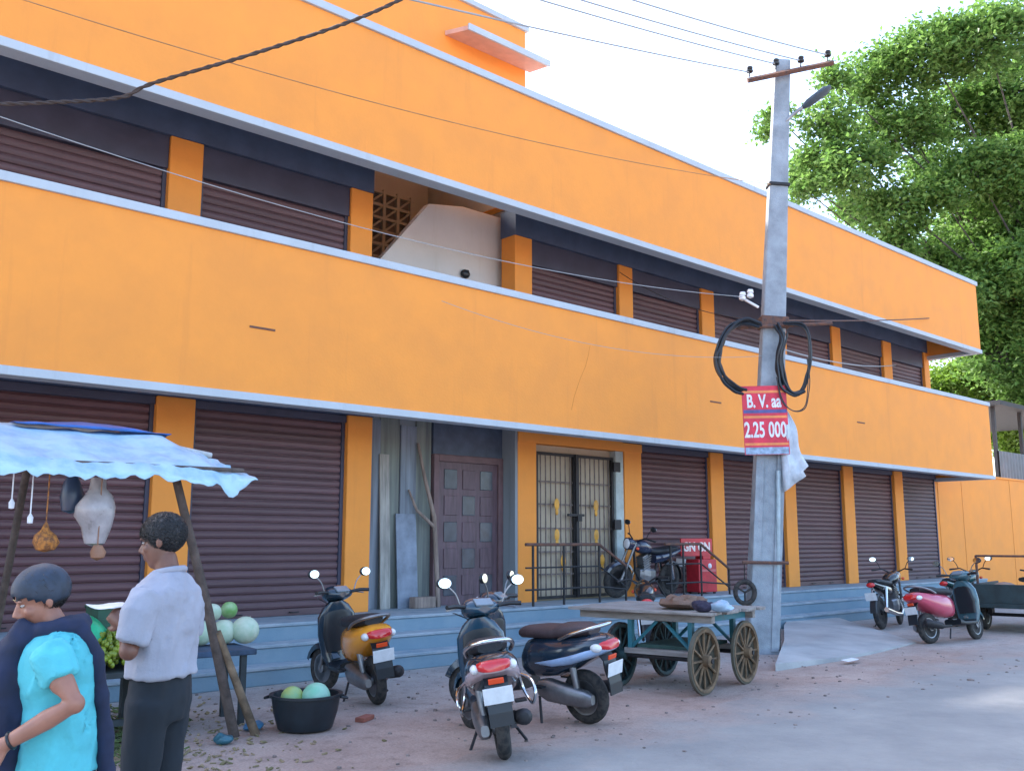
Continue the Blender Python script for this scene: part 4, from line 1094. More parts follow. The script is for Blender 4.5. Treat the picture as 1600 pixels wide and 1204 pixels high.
# ================================================================== FRUIT STALL
TARP = mat('pale_blue_tarp', (0.40, 0.58, 0.70), rough=0.45, var=0.12, scale=5, col2=(0.22, 0.40, 0.56), lo=0.32, hi=0.58, bump=0.25, bscale=9)
TARPB = mat('bright_blue_tarp', (0.018, 0.125, 0.42), rough=0.4, var=0.2, scale=4)
stall = thing('fruit_stall', 'street fruit stall under a pale blue tarpaulin on leaning wooden posts', 'stall', (2.6, 7.7, 0))
def S_(p): return Vector(p) - Vector((2.6, 7.7, 0))
A = ony(-60, 752, 7.0); Bq = ony(330, 748, 7.0); Cq = ony(400, 742, 7.05)
b = B()
nu, nv = 60, 12
x0, x1 = A.x, Cq.x
for j in range(nv + 1):
    t = j / nv
    for i in range(nu + 1):
        s_ = i / nu
        X = x0 + (x1 - x0) * s_
        endk = max(0.0, (s_ - 0.80) / 0.2)
        Z = 2.06 + 0.40 * t - 0.20 * t * endk - 0.02 * math.sin(math.pi * s_)
        Z += 0.040 * noise.noise((X * 2.0, t * 2.4, 1)) + 0.014 * noise.noise((X * 7 + t * 4, t * 6, 5)) + 0.008 * math.sin(X * 34) * (1 - t) ** 2
        Y = 7.0 + 1.0 * t
        if t < 0.12:
            Z -= 0.03 * (0.5 + noise.noise((X * 9, 0, 3)) + 0.4 * math.sin(X * 42 + 5 * math.sin(X * 3))) * (1 - t / 0.12) + 0.03
        if s_ > 0.84 and t < 0.2:
            Z -= 0.11 * math.sin(math.pi * min(1, (s_ - 0.84) / 0.13)) * (1 - t / 0.2)
        if s_ > 0.93:
            Z += 0.05 * noise.noise((X * 9, t * 9, 4)) ; Y += 0.10 * noise.noise((X * 7, t * 7, 8))
        b.v.append(tuple(S_((X, Y, Z))))
for j in range(nv):
    for i in range(nu):
        a = j * (nu + 1) + i
        b.f.append((a, a + 1, a + nu + 2, a + nu + 1))
o = b.obj('canopy', TARP, stall, smooth=True)
o.modifiers.new('thickness', 'SOLIDIFY').thickness = 0.006
# blue ridge sheet on top
b = B()
nu, nv = 30, 6
xa, xb = ony(20, 690, 8.0).x, ony(262, 690, 8.0).x
for j in range(nv + 1):
    t = j / nv
    for i in range(nu + 1):
        s_ = i / nu
        X = xa + (xb - xa) * s_
        pk = math.sin(math.pi * min(1, max(0, s_)) ** 1.4) ** 0.7 if 0 < s_ < 1 else 0
        Z = 2.465 + t * 0.09 * pk - (0.02 if t == 0 else 0) + 0.01 * noise.noise((X * 5, t, 2)) - 0.17 * max(0, (s_ - .75) / .25) * t
        b.v.append(tuple(S_((X, 7.93 + 0.55 * t, Z))))
for j in range(nv):
    for i in range(nu):
        a = j * (nu + 1) + i
        b.f.append((a, a + 1, a + nu + 2, a + nu + 1))
o = b.obj('ridge_sheet', TARPB, stall, smooth=True)
o.modifiers.new('thickness', 'SOLIDIFY').thickness = 0.006
POLEW = mat('dark_post_wood', (0.10, 0.075, 0.065), rough=0.9, var=0.25, scale=8, bump=0.4)
pbase = Vector((3.79, 7.47, 0)); ptop = ony(276, 752, 7.25)
B().tube([S_(pbase), S_(pbase.lerp(ptop, .5) + Vector((.02, 0, 0))), S_(ptop + (ptop - pbase) * 0.03)], [0.045, 0.04, 0.034], 8).obj('post', POLEW, stall, smooth=True)
pb2 = pbase + Vector((0.16, -0.05, 0))
B().tube([S_(pb2), S_(pbase.lerp(ptop, .42) + Vector((0.05, -0.02, 0)))], [0.04, 0.028], 8).obj('prop', mat('tan_post_wood', (0.20, 0.14, 0.09), rough=0.9, var=0.3, scale=8), stall, smooth=True)
B().tube([S_((1.6, 8.6, 0)), S_((1.6, 7.9, 2.45))], 0.035, 8).obj('post', POLEW, stall, smooth=True)
B().tube([S_((2.25, 8.85, 0)), S_((2.25, 7.95, 2.4))], 0.03, 8).obj('post', POLEW, stall, smooth=True)
B().tube([S_(ony(-90, 662, 8.05)), S_(ony(135, 670, 8.05)), S_(ony(330, 712, 7.95))], 0.028, 8).obj('ridge_pole', mat('pale_pipe', (0.45, 0.47, 0.47), rough=0.5), stall, smooth=True)
B().tube([S_((x0, 7.2, 2.10)), S_(ony(380, 735, 7.2))], 0.02, 6).obj('front_pole', POLEW, stall, smooth=True)
# table for the grapes
tz = 0.52
tb = thing('stall_table', 'dark low table under the green grapes at the stall', 'table', (2.75, 8.35, 0))
DT = mat('dark_table_wood', (0.035, 0.045, 0.05), rough=0.8, var=0.2)
B().rng(-1.5, 0.72, -0.42, 0.42, tz - 0.045, tz).obj('table_top', DT, tb, bevel=0.005)
for x in (-1.4, 0.1, 0.62):
    for y in (-0.36, 0.36):
        B().rng(x - 0.035, x + 0.035, y - 0.035, y + 0.035, 0, tz - 0.046).obj('leg', DT, tb)
B().rng(-1.4, 0.62, -0.37, -0.34, 0.10, 0.15).obj('stretcher', DT, tb)
def grapes(label, x0, x1, y0, y1, z, h, n, col, seed):
    rg = random.Random(seed)
    b = B()
    for k in range(n):
        u, v = rg.random(), rg.random()
        hh = h * (0.55 + 0.45 * math.sin(math.pi * u)) * (0.6 + 0.4 * math.sin(math.pi * v))
        b.ball((x0 + (x1 - x0) * u, y0 + (y1 - y0) * v, z + 0.02 + hh * rg.random() ** 0.5), (0.020, 0.020, 0.026), 6, 4)
    return tag(b.obj('grape_heap', col, smooth=True), label, 'grapes', 'heaps of grapes', 'stuff')
GR1 = mat('green_grape', (0.23, 0.30, 0.03), rough=0.35, var=0.3, scale=14)
GR2 = mat('yellow_green_grape', (0.30, 0.33, 0.04), rough=0.35, var=0.3, scale=14)
q = ony(152, 1000, 8.05)
grapes('heap of yellow-green grapes on the stall table, left of the darker green heap', 2.40, 2.82, 7.98, 8.4, tz, 0.30, 700, GR2, 1)
grapes('heap of darker green grapes on the stall table beside the man', 2.84, 3.30, 7.98, 8.4, tz, 0.30, 700, GR1, 2)
grapes('heap of pale grapes at the far left end of the stall table', 1.45, 2.05, 7.95, 8.5, tz, 0.40, 800, GR2, 3)
def cloth(name, label, c, r, m, h, seed):
    b = B()
    nr, na = 8, 24
    b.v.append((0, 0, h))
    for i in range(1, nr + 1):
        for k in range(na):
            a = 2 * math.pi * k / na
            rr_ = r * i / nr * (1 + 0.15 * noise.noise((math.cos(a) * 2 + seed, math.sin(a) * 2, i * 0.3)))
            b.v.append((rr_ * math.cos(a), rr_ * math.sin(a), h * (1 - (i / nr) ** 2.2) + 0.03 * noise.noise((rr_ * 8 * math.cos(a), rr_ * 8 * math.sin(a), seed))))
    for k in range(na):
        b.f.append((0, 1 + k, 1 + (k + 1) % na))
    for i in range(nr - 1):
        for k in range(na):
            a, a2 = 1 + i * na + k, 1 + i * na + (k + 1) % na
            b.f.append((a, a + na, a2 + na, a2))
    o = b.obj(name, m, None, smooth=True, loc=c)
    o.modifiers.new('thickness', 'SOLIDIFY').thickness = 0.005
    return tag(o, label, 'sheet')
cloth('plastic_sheet', 'bright green plastic sheet bunched over the grapes at the stall', (2.86, 8.42, tz + 0.16), 0.30, mat('bright_green_plastic', (0.02, 0.42, 0.20), rough=0.35, var=0.15), 0.26, 3)
# dark green crate behind with its contents
cr_ = thing('crate', 'dark green plastic crate standing on the stall behind the grapes', 'crate', (3.18, 8.62, tz + 0.001))
GC_ = mat('dark_green_crate', (0.012, 0.085, 0.055), rough=0.5, var=0.15)
for k, (a, c) in enumerate((((-0.17, 0.17), (-0.15, -0.13)), ((-0.17, 0.17), (0.13, 0.15)), ((-0.17, -0.15), (-0.129, 0.129)), ((0.15, 0.17), (-0.129, 0.129)))):
    B().rng(a[0], a[1], c[0], c[1], 0.012, 0.46).obj('wall_panel', GC_, cr_)
    B().rng(a[0] - 0.01, a[1] + 0.01, c[0] - 0.01, c[1] + 0.01, 0.461, 0.49).obj('rim', GC_, cr_)
B().rng(-0.169, 0.169, -0.149, 0.149, 0, 0.012).obj('base', GC_, cr_)
for zz in (0.12, 0.24, 0.36):
    B().rng(-0.172, 0.172, -0.158, -0.1505, zz, zz + 0.02).obj('rib', GC_, cr_)
# melons on a blue-topped stand
MEL = mat('pale_green_melon', (0.36, 0.50, 0.36), rough=0.55, scale=9, bump=0.15, col2=(0.50, 0.58, 0.47), lo=0.35, hi=0.65)
MEL2 = mat('green_melon', (0.16, 0.36, 0.10), rough=0.5, scale=9, col2=(0.30, 0.46, 0.24), lo=0.35, hi=0.65)
st = thing('melon_stand', 'low stand with a faded blue cover carrying the pale melons', 'stand', (4.1, 8.15, 0), (0, 0, R(-8)))
B().rng(-0.75, 0.10, -0.30, 0.30, 0.58, 0.63).obj('stand_top', mat('faded_blue_cover', (0.035, 0.07, 0.13), rough=0.7, var=0.25), st, bevel=0.01)
for x in (-0.68, 0.0):
    for y in (-0.24, 0.24):
        B().rng(x - 0.025, x + 0.025, y - 0.025, y + 0.025, 0, 0.579).obj('leg', DT, st)
def melon(label, x, y, z, r, m=MEL, seed=0, grp='pale melons on the stand'):
    b = B()
    rs = []
    n, k2 = 20, 12
    for i in range(k2 + 1):
        th = math.pi * min(max(i, 0.02), k2 - 0.02) / k2
        rs.append([Vector((r * math.sin(th) * math.cos(2 * math.pi * k / n) * (1 + 0.012 * math.cos(10 * math.pi * k / n)), r * math.sin(th) * math.sin(2 * math.pi * k / n) * (1 + 0.012 * math.cos(10 * math.pi * k / n)), -r * 0.97 * math.cos(th))) for k in range(n)])
    b.rings(rs)
    t = tag(b.obj('melon', m, None, smooth=True, loc=(x, y, z + r * 0.97), rot=(R(15 * seed), R(10), R(40 * seed))), label, 'melon', grp)
    B().tube([(0, 0, r * 0.95), (0.005, 0, r * 1.05)], [0.008, 0.005], 6).obj('stem', PL3, t)
    return t
def melon_px(label, px, py, r, z, m=MEL, seed=0, grp='pale melons on the stand'):
    p = onz(px, py, z + r)
    return melon(label, p.x, p.y, z, r, m, seed, grp)
melon_px('pale melon at the right end of the stand', 383, 983, 0.125, 0.631, seed=1)
melon_px('pale melon on the stand immediately left of the rightmost one', 350, 986, 0.112, 0.631, seed=2)
melon_px('pale melon on the stand at the man\'s back, left of the post', 313, 988, 0.112, 0.631, seed=3)
melon_px('green melon resting on top of the other melons', 358, 952, 0.082, 0.80, MEL2, seed=4)
melon_px('pale melon partly hidden behind the leaning post', 332, 956, 0.085, 0.80, seed=5)
# black basin with two melons
bs = onz(470, 1146)
basin = thing('basin', 'round black tub with two green melons in it on the dirt', 'tub', (bs.x + 0.12, bs.y + 0.14, 0))
B().lathe([(0.18, 0.0), (0.225, 0.02), (0.265, 0.15), (0.285, 0.27), (0.305, 0.275), (0.305, 0.295), (0.272, 0.292), (0.255, 0.15), (0.21, 0.035), (0.001, 0.03)], 32).obj('bowl', mat('black_rubber_tub', (0.010, 0.018, 0.026), rough=0.45, var=0.2), basin, smooth=True)
bx_, by_ = basin.location.x, basin.location.y
for s in (-1, 1):
    B().tube([RT * (s * 0.30) + fh * -0.05 + Vector((0, 0, .27)), RT * (s * 0.345) + Vector((0, 0, .255)), RT * (s * 0.30) + fh * 0.05 + Vector((0, 0, .27))], 0.012, 6).obj('handle', MATS['black_rubber_tub'], basin)
q = Vector((bx_, by_, 0)) - RT * 0.115
melon('yellowish green melon at the left in the black tub', q.x, q.y, 0.155, 0.10, mat('yellow_melon', (0.36, 0.42, 0.12), rough=0.5, scale=8, col2=(0.24, 0.42, 0.20), lo=.35, hi=.65), 6, 'melons in the tub')
q = Vector((bx_, by_, 0)) + RT * 0.085
melon('mint green melon at the right in the black tub', q.x, q.y, 0.145, 0.12, mat('mint_melon', (0.20, 0.50, 0.34), rough=0.5, scale=8, col2=(0.34, 0.56, 0.44), lo=.35, hi=.65), 7, 'melons in the tub')
# hanging bags
def hang(name, label, px, py, Y, prof, m, strings=True, noise_amt=0.12, topz=2.1):
    p = ony(px, py, Y)
    b = B().lathe(prof, 18, Matrix.Translation(p))
    c = p
    b.v = [tuple(Vector(v) + (Vector(v) - Vector((c.x, c.y, v[2]))) * noise_amt * 2 * noise.noise((Vector(v) - c) * 9)) for v in b.v]
    b.tube([p + Vector((0, 0, prof[-1][1] - .01)), Vector((p.x, p.y, topz))], 0.005, 5)
    return tag(b.obj(name, m, None, smooth=True), label, 'bag', 'bags hanging under the canopy')
CLR = mat('cloudy_plastic', (0.40, 0.37, 0.38), rough=0.3, var=0.15, scale=8)
hang('plastic_bag', 'large cloudy plastic bag hanging under the stall canopy', 150, 810, 7.35, [(0.02, -0.20), (0.07, -0.18), (0.10, -0.06), (0.14, 0.02), (0.145, 0.09), (0.10, 0.17), (0.06, 0.22), (0.05, 0.30)], CLR)
hang('plastic_bag', 'dark blue bag hanging just left of the cloudy plastic bag', 112, 772, 7.5, [(0.01, -0.14), (0.06, -0.12), (0.085, -0.02), (0.06, 0.09), (0.03, 0.15)], mat('dark_blue_plastic', (0.03, 0.05, 0.10), rough=0.35))
hang('net_bag', 'small orange net of fruit hanging under the left of the canopy', 70, 845, 7.3, [(0.01, -0.075), (0.06, -0.06), (0.085, -0.01), (0.075, 0.04), (0.03, 0.08), (0.01, 0.13)], mat('orange_net', (0.45, 0.17, 0.03), rough=0.7, scale=40, col2=(0.16, 0.06, 0.02), lo=.4, hi=.6), noise_amt=.2)
hang('tag_bag', 'tiny white packet hanging highest at the left under the canopy', 18, 787, 7.3, [(0.004, -0.035), (0.018, -0.03), (0.02, 0.01), (0.006, 0.035)], LT2)
hang('tag_bag', 'tiny white packet hanging above the orange net bag', 47, 810, 7.3, [(0.004, -0.035), (0.018, -0.03), (0.02, 0.01), (0.006, 0.035)], LT2)
hang('fruit_bunch', 'small brownish bunch of fruit hanging below the cloudy plastic bag', 152, 862, 7.25, [(0.005, -0.06), (0.045, -0.04), (0.055, 0.0), (0.03, 0.05)], mat('brown_fruit', (0.30, 0.15, 0.09), rough=0.6))
# blue scraps and crate by the post foot
lump('plastic_bag', 'crumpled blue plastic bag lying right of the post foot', 'bag', 395, 1135, (0.09, 0.07, 0.035), mat('blue_plastic', (0.05, 0.18, 0.32), rough=0.35), 0.0, 5)
lump('plastic_bag', 'small teal plastic bag lying against the post foot', 'bag', 348, 1155, (0.07, 0.07, 0.04), mat('teal_plastic', (0.03, 0.12, 0.16), rough=0.35), 0.0, 9)

# litter, straw and stones at the foot of the stall
rg = random.Random(11)
b = B()
for k in range(700):
    px, py = rg.gauss(230, 120), rg.gauss(1150, 38)
    if py < 1090: continue
    p = onz(px, py)
    r_ = rg.uniform(0.010, 0.034)
    b.box((p.x, p.y, r_ * 0.3), (r_ * rg.uniform(.8, 2.4), r_ * rg.uniform(.5, 1), r_ * 0.35), (rg.uniform(-.5, .5), rg.uniform(-.5, .5), rg.uniform(0, 6)))
tag(b.obj('straw_litter', mat('straw', (0.30, 0.22, 0.14), rough=0.95, var=0.4, scale=5, col2=(0.13, 0.12, 0.05), lo=.4, hi=.6)), 'brown straw and leaf litter on the dirt under the stall', 'litter', kind='stuff')
b = B()
for k in range(500):
    p = onz(rg.gauss(185, 40), rg.gauss(1150, 22))
    r_ = rg.uniform(0.015, 0.04)
    b.box((p.x, p.y, 0.02 + r_ * 0.3), (r_ * 2, r_ * 0.7, 0.006), (rg.uniform(-.7, .7), rg.uniform(-.7, .7), rg.uniform(0, 6)))
tag(b.obj('green_leaf_litter', mat('leaf_litter', (0.09, 0.13, 0.04), rough=0.9, var=0.3, scale=6)), 'green leaf scraps heaped on the dirt under the stall', 'litter', kind='stuff')
b = B()
for k in range(520):
    x, y = rg.uniform(1.0, 14), rg.uniform(4.6, 9.7)
    r_ = rg.uniform(0.006, 0.022) * (1.6 if rg.random() < 0.06 else 1)
    b.ball((x, y, r_ * 0.3), (r_ * rg.uniform(.8, 1.5), r_, r_ * 0.6), 5, 3, (0, 0, rg.uniform(0, 6)))
tag(b.obj('pebbles', mat('pebble', (0.30, 0.24, 0.22), rough=0.95, var=0.35, scale=3)), 'pebbles and grit scattered over the dirt verge', 'pebbles', kind='stuff')
for px, py, lab in ((570, 1125, 'flat reddish brick piece lying on the ground behind the black tub'),):
    p = onz(px, py)
    tag(B().box((0, 0, 0.02), (0.2, 0.09, 0.04), (0, 0, 0.5)).obj('brick_piece', mat('brick_red', (0.30, 0.10, 0.07), rough=0.9), None, bevel=0.006, loc=(p.x, p.y, 0)), lab, 'brick')
p = onz(1330, 1036)
tag(B().add([(-.16, -.05, 0), (.02, -.08, .012), (.18, -.02, .004), (.14, .07, .016), (-.02, .05, .006), (-.17, .05, .014), (0, 0, .03)], [(0, 1, 6), (1, 2, 6), (2, 3, 6), (3, 4, 6), (4, 5, 6), (5, 0, 6)]).obj('paper_scrap', PLATE, None, loc=(p.x, p.y, 0.04)), 'crumpled pale paper scrap on the concrete ramp edge', 'paper')

# ================================================================== PEOPLE
def head_shapes(b, c, s=1.0, M=None):
    """head about c (centre of skull); +X is the face"""
    h = B()
    h.ball((-0.008, 0, 0.035), (0.094, 0.074, 0.085), 20, 14)          # skull
    h.ball((0.022, 0, -0.03), (0.068, 0.060, 0.080), 18, 12)           # face
    h.ball((0.045, 0, -0.085), (0.035, 0.036, 0.030), 14, 10)          # chin
    h.ball((0.02, 0, -0.065), (0.055, 0.055, 0.045), 14, 10)           # jaw
    h.tube([(0.082, 0, 0.012), (0.098, 0, -0.014), (0.106, 0, -0.030)], [0.010, 0.013, 0.016], 8)   # nose
    for s_ in (-1, 1):
        h.ball((0.092, s_ * 0.011, -0.034), 0.010, 8, 6)
        h.ball((0.078, s_ * 0.030, 0.026), (0.012, 0.024, 0.009), 10, 6)   # brow
        h.ball((0.058, s_ * 0.040, -0.022), (0.022, 0.020, 0.020), 10, 6)  # cheek
        h.ball((-0.012, s_ * 0.074, -0.006), (0.018, 0.010, 0.030), 10, 8, (0, R(-12), s_ * R(18)))  # ear
    h.ball((0.086, 0, -0.056), (0.012, 0.022, 0.007), 10, 6)           # lips
    h.ball((0.083, 0, -0.068), (0.012, 0.019, 0.007), 10, 6)
    T = Matrix.Translation(c) @ (M or Matrix()) @ Matrix.Scale(s, 4)
    h.xform(T)
    b.add(h.v, h.f)
    return T
def hand_shapes(b, wrist, fwd, up, curl=0.5, s=1.0):
    """palm, four fingers and a thumb; fwd = direction of the hand, up = back of the hand"""
    f = Vector(fwd).normalized()
    u = Vector(up)
    u = (u - f * u.dot(f)).normalized()
    r = f.cross(u)
    w_ = Vector(wrist)
    def L_(a, c, d): return w_ + (f * a + r * c + u * d) * s
    b.tube([L_(-0.01, 0, 0), L_(0.03, 0, 0), L_(0.075, 0, 0), L_(0.09, 0, 0)], [0.024 * s, 0.034 * s, 0.038 * s, 0.030 * s], 10)
    for k, (off, ln) in enumerate(((-0.030, 0.066), (-0.010, 0.076), (0.011, 0.071), (0.031, 0.056))):
        p0 = L_(0.078, off, 0)
        a1, a2, a3 = curl * 0.6, curl * 1.4, curl * 2.1
        p1 = p0 + (f * math.cos(a1) - u * math.sin(a1)) * ln * 0.45 * s
        p2 = p1 + (f * math.cos(a2) - u * math.sin(a2)) * ln * 0.33 * s
        p3 = p2 + (f * math.cos(a3) - u * math.sin(a3)) * ln * 0.25 * s
        b.tube([p0, p1, p2, p3], [0.0105 * s, 0.0098 * s, 0.0088 * s, 0.0068 * s], 7)
    t0 = L_(0.022, -0.026, -0.006)
    t1 = L_(0.050, -0.052, -0.014)
    t2 = L_(0.078, -0.056, -0.024)
    b.tube([t0, t1, t2], [0.014 * s, 0.012 * s, 0.009 * s], 7)
def limb(b, pts, rad, n=12):
    b.tube(pts, rad, n)
    for p, r in zip(pts, rad):
        b.ball(p, r * 0.99, n, 8)
def crumple(me, amt, sc, seed=0.0):
    for v in me.vertices:
        n = v.normal
        q = Vector((v.co.x, v.co.y, v.co.z * 0.55 + 0.5 * v.co.y))        # folds run slantwise down the cloth
        f = 1 - abs(noise.noise(q * sc + Vector((seed, 0, 0)))) * 2
        v.co += n * amt * max(-0.15, 0.8 * f - 0.25 + 0.7 * noise.noise(v.co * sc * 0.8 + Vector((seed, 5, 0))) + 0.35 * noise.noise(v.co * sc * 2.6 + Vector((0, seed, 0))))
    me.update()
def eyes(T, parent, skin):
    WH = mat('eye_white', (0.42, 0.38, 0.36), rough=0.2, var=0.0)
    DKE = mat('eye_iris', (0.02, 0.012, 0.008), rough=0.1, var=0.0)
    for s in (-1, 1):
        e = B().ball((0.0735, s * 0.030, 0.008), (0.009, 0.012, 0.006), 10, 8).xform(T).obj('eye', WH, parent, smooth=True)
        B().ball((0.080, s * 0.030, 0.007), (0.004, 0.006, 0.0058), 8, 6).xform(T).obj('iris', DKE, e, smooth=True)
        B().tube([(0.0835, s * 0.014, 0.030), (0.086, s * 0.030, 0.035), (0.074, s * 0.048, 0.030)], [0.003, 0.0045, 0.002], 6).xform(T).obj('eyebrow', DKE, parent, smooth=True)
SKIN_M = mat('dark_brown_skin', (0.17, 0.075, 0.05), rough=0.5, var=0.08, scale=12)
SKIN_W = mat('brown_skin', (0.34, 0.15, 0.10), rough=0.5, var=0.08, scale=12)
HAIR = mat('black_hair', (0.010, 0.011, 0.014), rough=0.42, var=0.3, scale=60, bump=0.5, bscale=140)

def hair_tufts(T, parent, m, front, low, grow, n, ln, back, seed):
    # short strands combed over the cap so that its surface and outline are not smooth
    rg = random.Random(seed)
    V, F = [], []
    c0 = Vector((-0.010, 0, 0.036)); rr = Vector((0.094 + grow, 0.074 + grow, 0.085 + grow))
    while len(F) < n * 2:
        d = Vector((rg.gauss(0, 1), rg.gauss(0, 1), rg.gauss(0, 1))).normalized()
        p = c0 + Vector((d.x * rr.x, d.y * rr.y, d.z * rr.z))
        lim = low if p.x < -0.02 else low + (p.x + 0.02) * front
        if p.z < lim: continue
        flow = Vector((-back, 0, -0.5)) + Vector((rg.gauss(0, .35), rg.gauss(0, .35), rg.gauss(0, .35)))
        flow = (flow - d * flow.dot(d)).normalized()
        side = d.cross(flow) * 0.0016
        l_ = ln * rg.uniform(.6, 1.3)
        p1 = p + flow * l_ * .5 + d * (0.004 + rg.random() * .004)
        p2 = p + flow * l_ + d * rg.uniform(-0.001, 0.005)
        o = len(V)
        V += [p - side, p + side, p1 + side, p1 - side, p2]
        F += [(o, o + 1, o + 2, o + 3), (o + 3, o + 2, o + 4)]
    me = bpy.data.meshes.new('hair_strands')
    me.from_pydata([tuple(T @ v) for v in V], [], F)
    me.materials.append(m)
    return tag(link('hair_strands', me, parent), kind='stuff')
# ---- man in a pale grey shirt
mb = atd(264, 845, 4.42); mb.z = 0
man = thing('person', 'person in pale grey half-sleeved shirt and dark trousers facing the stall and holding paper', 'person', mb, (0, 0, R(126)), 'people at the stall')
b = B()
b.loft_z([(0.84, 0, 0, 0.095, 0.15), (0.95, 0, 0, 0.098, 0.15), (1.1, 0, 0, 0.10, 0.15), (1.25, 0, 0, 0.105, 0.155), (1.33, -0.01, 0, 0.085, 0.14), (1.39, -0.01, 0, 0.06, 0.09)], 16)
limb(b, [(-0.015, 0, 1.36), (0.012, 0, 1.47)], [0.055, 0.052])
HM = Matrix.Rotation(R(12), 4, 'Y') @ Matrix.Rotation(R(10), 4, 'Z')
Th = head_shapes(b, (0.03, 0, 1.548), 1.02, HM)
for s in (-1, 1):
    limb(b, [(0, s * 0.085, 0.86), (0.025, s * 0.095, 0.47), (-0.01, s * 0.10, 0.09)], [0.085, 0.058, 0.042])
limb(b, [(-0.01, 0.165, 1.30), (0.02, 0.235, 1.085), (0.155, 0.07, 1.175)], [0.045, 0.042, 0.027])
hand_shapes(b, (0.155, 0.07, 1.175), (0.8, -0.25, 0.5), (0.25, 0.75, 0.5), 0.6)
limb(b, [(-0.01, -0.165, 1.30), (0.03, -0.225, 1.09), (0.155, -0.06, 1.175)], [0.045, 0.042, 0.027])
hand_shapes(b, (0.155, -0.06, 1.175), (0.8, 0.2, 0.5), (0.25, -0.75, 0.5), 0.6)
me = unify(b, 0.0065, 5); me.materials.append(SKIN_M)
link('body', me, man)
eyes(Th, man, SKIN_M)
# hair
def hair_cap(T, parent, m, front, low, grow=0.012, rough_amt=0.004, name='hair'):
    b = B().ball((-0.010, 0, 0.036), (0.094 + grow, 0.074 + grow, 0.085 + grow), 28, 20)
    me = b.mesh('hair', True)
    bm = bmesh.new(); bm.from_mesh(me)
    dead = []
    for v in bm.verts:
        x, z = v.co.x, v.co.z
        lim = low if x < -0.02 else low + (x + 0.02) * front
        if z < lim: dead.append(v)
    bmesh.ops.delete(bm, geom=dead, context='VERTS')
    for v in bm.verts:
        v.co += v.co.normalized() * rough_amt * noise.noise(v.co * 60)
    bmesh.ops.solidify(bm, geom=bm.faces, thickness=-0.005)
    bm.to_mesh(me); bm.free()
    me.transform(T)
    me.materials.append(m)
    me.polygons.foreach_set('use_smooth', [True] * len(me.polygons))
    return link(name, me, parent)
hc = hair_cap(Th, man, HAIR, 1.0, -0.055, 0.006, 0.004)
hair_tufts(Th, hc, HAIR, 1.0, -0.055, 0.006, 5000, 0.022, 0.4, 1)
SH = mat('pale_grey_shirt', (0.33, 0.34, 0.40), rough=0.85, var=0.06, scale=6, bump=0.15, bscale=90)
b = B()
b.loft_z([(0.955, 0.0, 0, 0.135, 0.185), (1.02, 0, 0, 0.13, 0.18), (1.12, 0, 0, 0.13, 0.178), (1.25, -0.005, 0, 0.132, 0.185), (1.33, -0.01, 0, 0.118, 0.175), (1.385, -0.012, 0, 0.085, 0.115), (1.41, -0.012, 0, 0.066, 0.075)], 20)
for s in (-1, 1):
    b.tube([(-0.01, s * 0.15, 1.315), (0.0, s * 0.20, 1.24), (0.018, s * 0.228, 1.12)], [0.072, 0.072, 0.068], 14)
me = unify(b, 0.009, 3); crumple(me, 0.016, 9, 2.0); me.materials.append(SH)
sh = link('shirt', me, man)
B().tube([(-0.012 + 0.062 * math.cos(a), 0.066 * math.sin(a), 1.415 + 0.012 * -math.cos(a)) for a in [2 * math.pi * k / 20 for k in range(20)]], 0.016, 8, close=True).obj('collar', SH, sh, smooth=True)
TR = mat('dark_trousers', (0.010, 0.016, 0.024), rough=0.85, var=0.15, scale=8)
b = B()
b.loft_z([(0.76, 0, 0, 0.10, 0.16), (0.85, 0, 0, 0.118, 0.168), (0.96, 0, 0, 0.112, 0.16)], 16)
for s in (-1, 1):
    b.tube([(0, s * 0.085, 0.86), (0.02, s * 0.092, 0.65), (0.025, s * 0.095, 0.46), (-0.01, s * 0.10, 0.07)], [0.10, 0.088, 0.074, 0.066], 14)
me = unify(b, 0.012, 4); crumple(me, 0.008, 10, 5.0); me.materials.append(TR)
link('trousers', me, man)
for s in (-1, 1):
    B().loft_x([(-0.09, 0.045, 0.035, 0.043), (-0.04, 0.05, 0.042, 0.048), (0.06, 0.04, 0.048, 0.038), (0.13, 0.03, 0.045, 0.028), (0.165, 0.022, 0.03, 0.018)], 14, 2.6).xform(Matrix.Translation((0, s * 0.10, 0.002))).obj('shoe', BLACK, man, smooth=True)
MW = Matrix.Translation(mb) @ Matrix.Rotation(R(126), 4, 'Z')
b = B()
for i in range(7):
    for j in range(5):
        u, v = i / 6, j / 4
        b.v.append((0.195 + 0.14 * u, -0.07 + 0.17 * v, 1.243 + 0.03 * u + 0.012 * math.sin(4 * u + 2 * v)))
for i in range(6):
    for j in range(4):
        a = i * 5 + j
        b.f.append((a, a + 1, a + 6, a + 5))
b.xform(MW)
o = b.obj('paper', PLATE, smooth=True)
o.modifiers.new('thickness', 'SOLIDIFY').thickness = 0.003
tag(o, 'folded white paper held in the hands of the person in grey', 'paper')

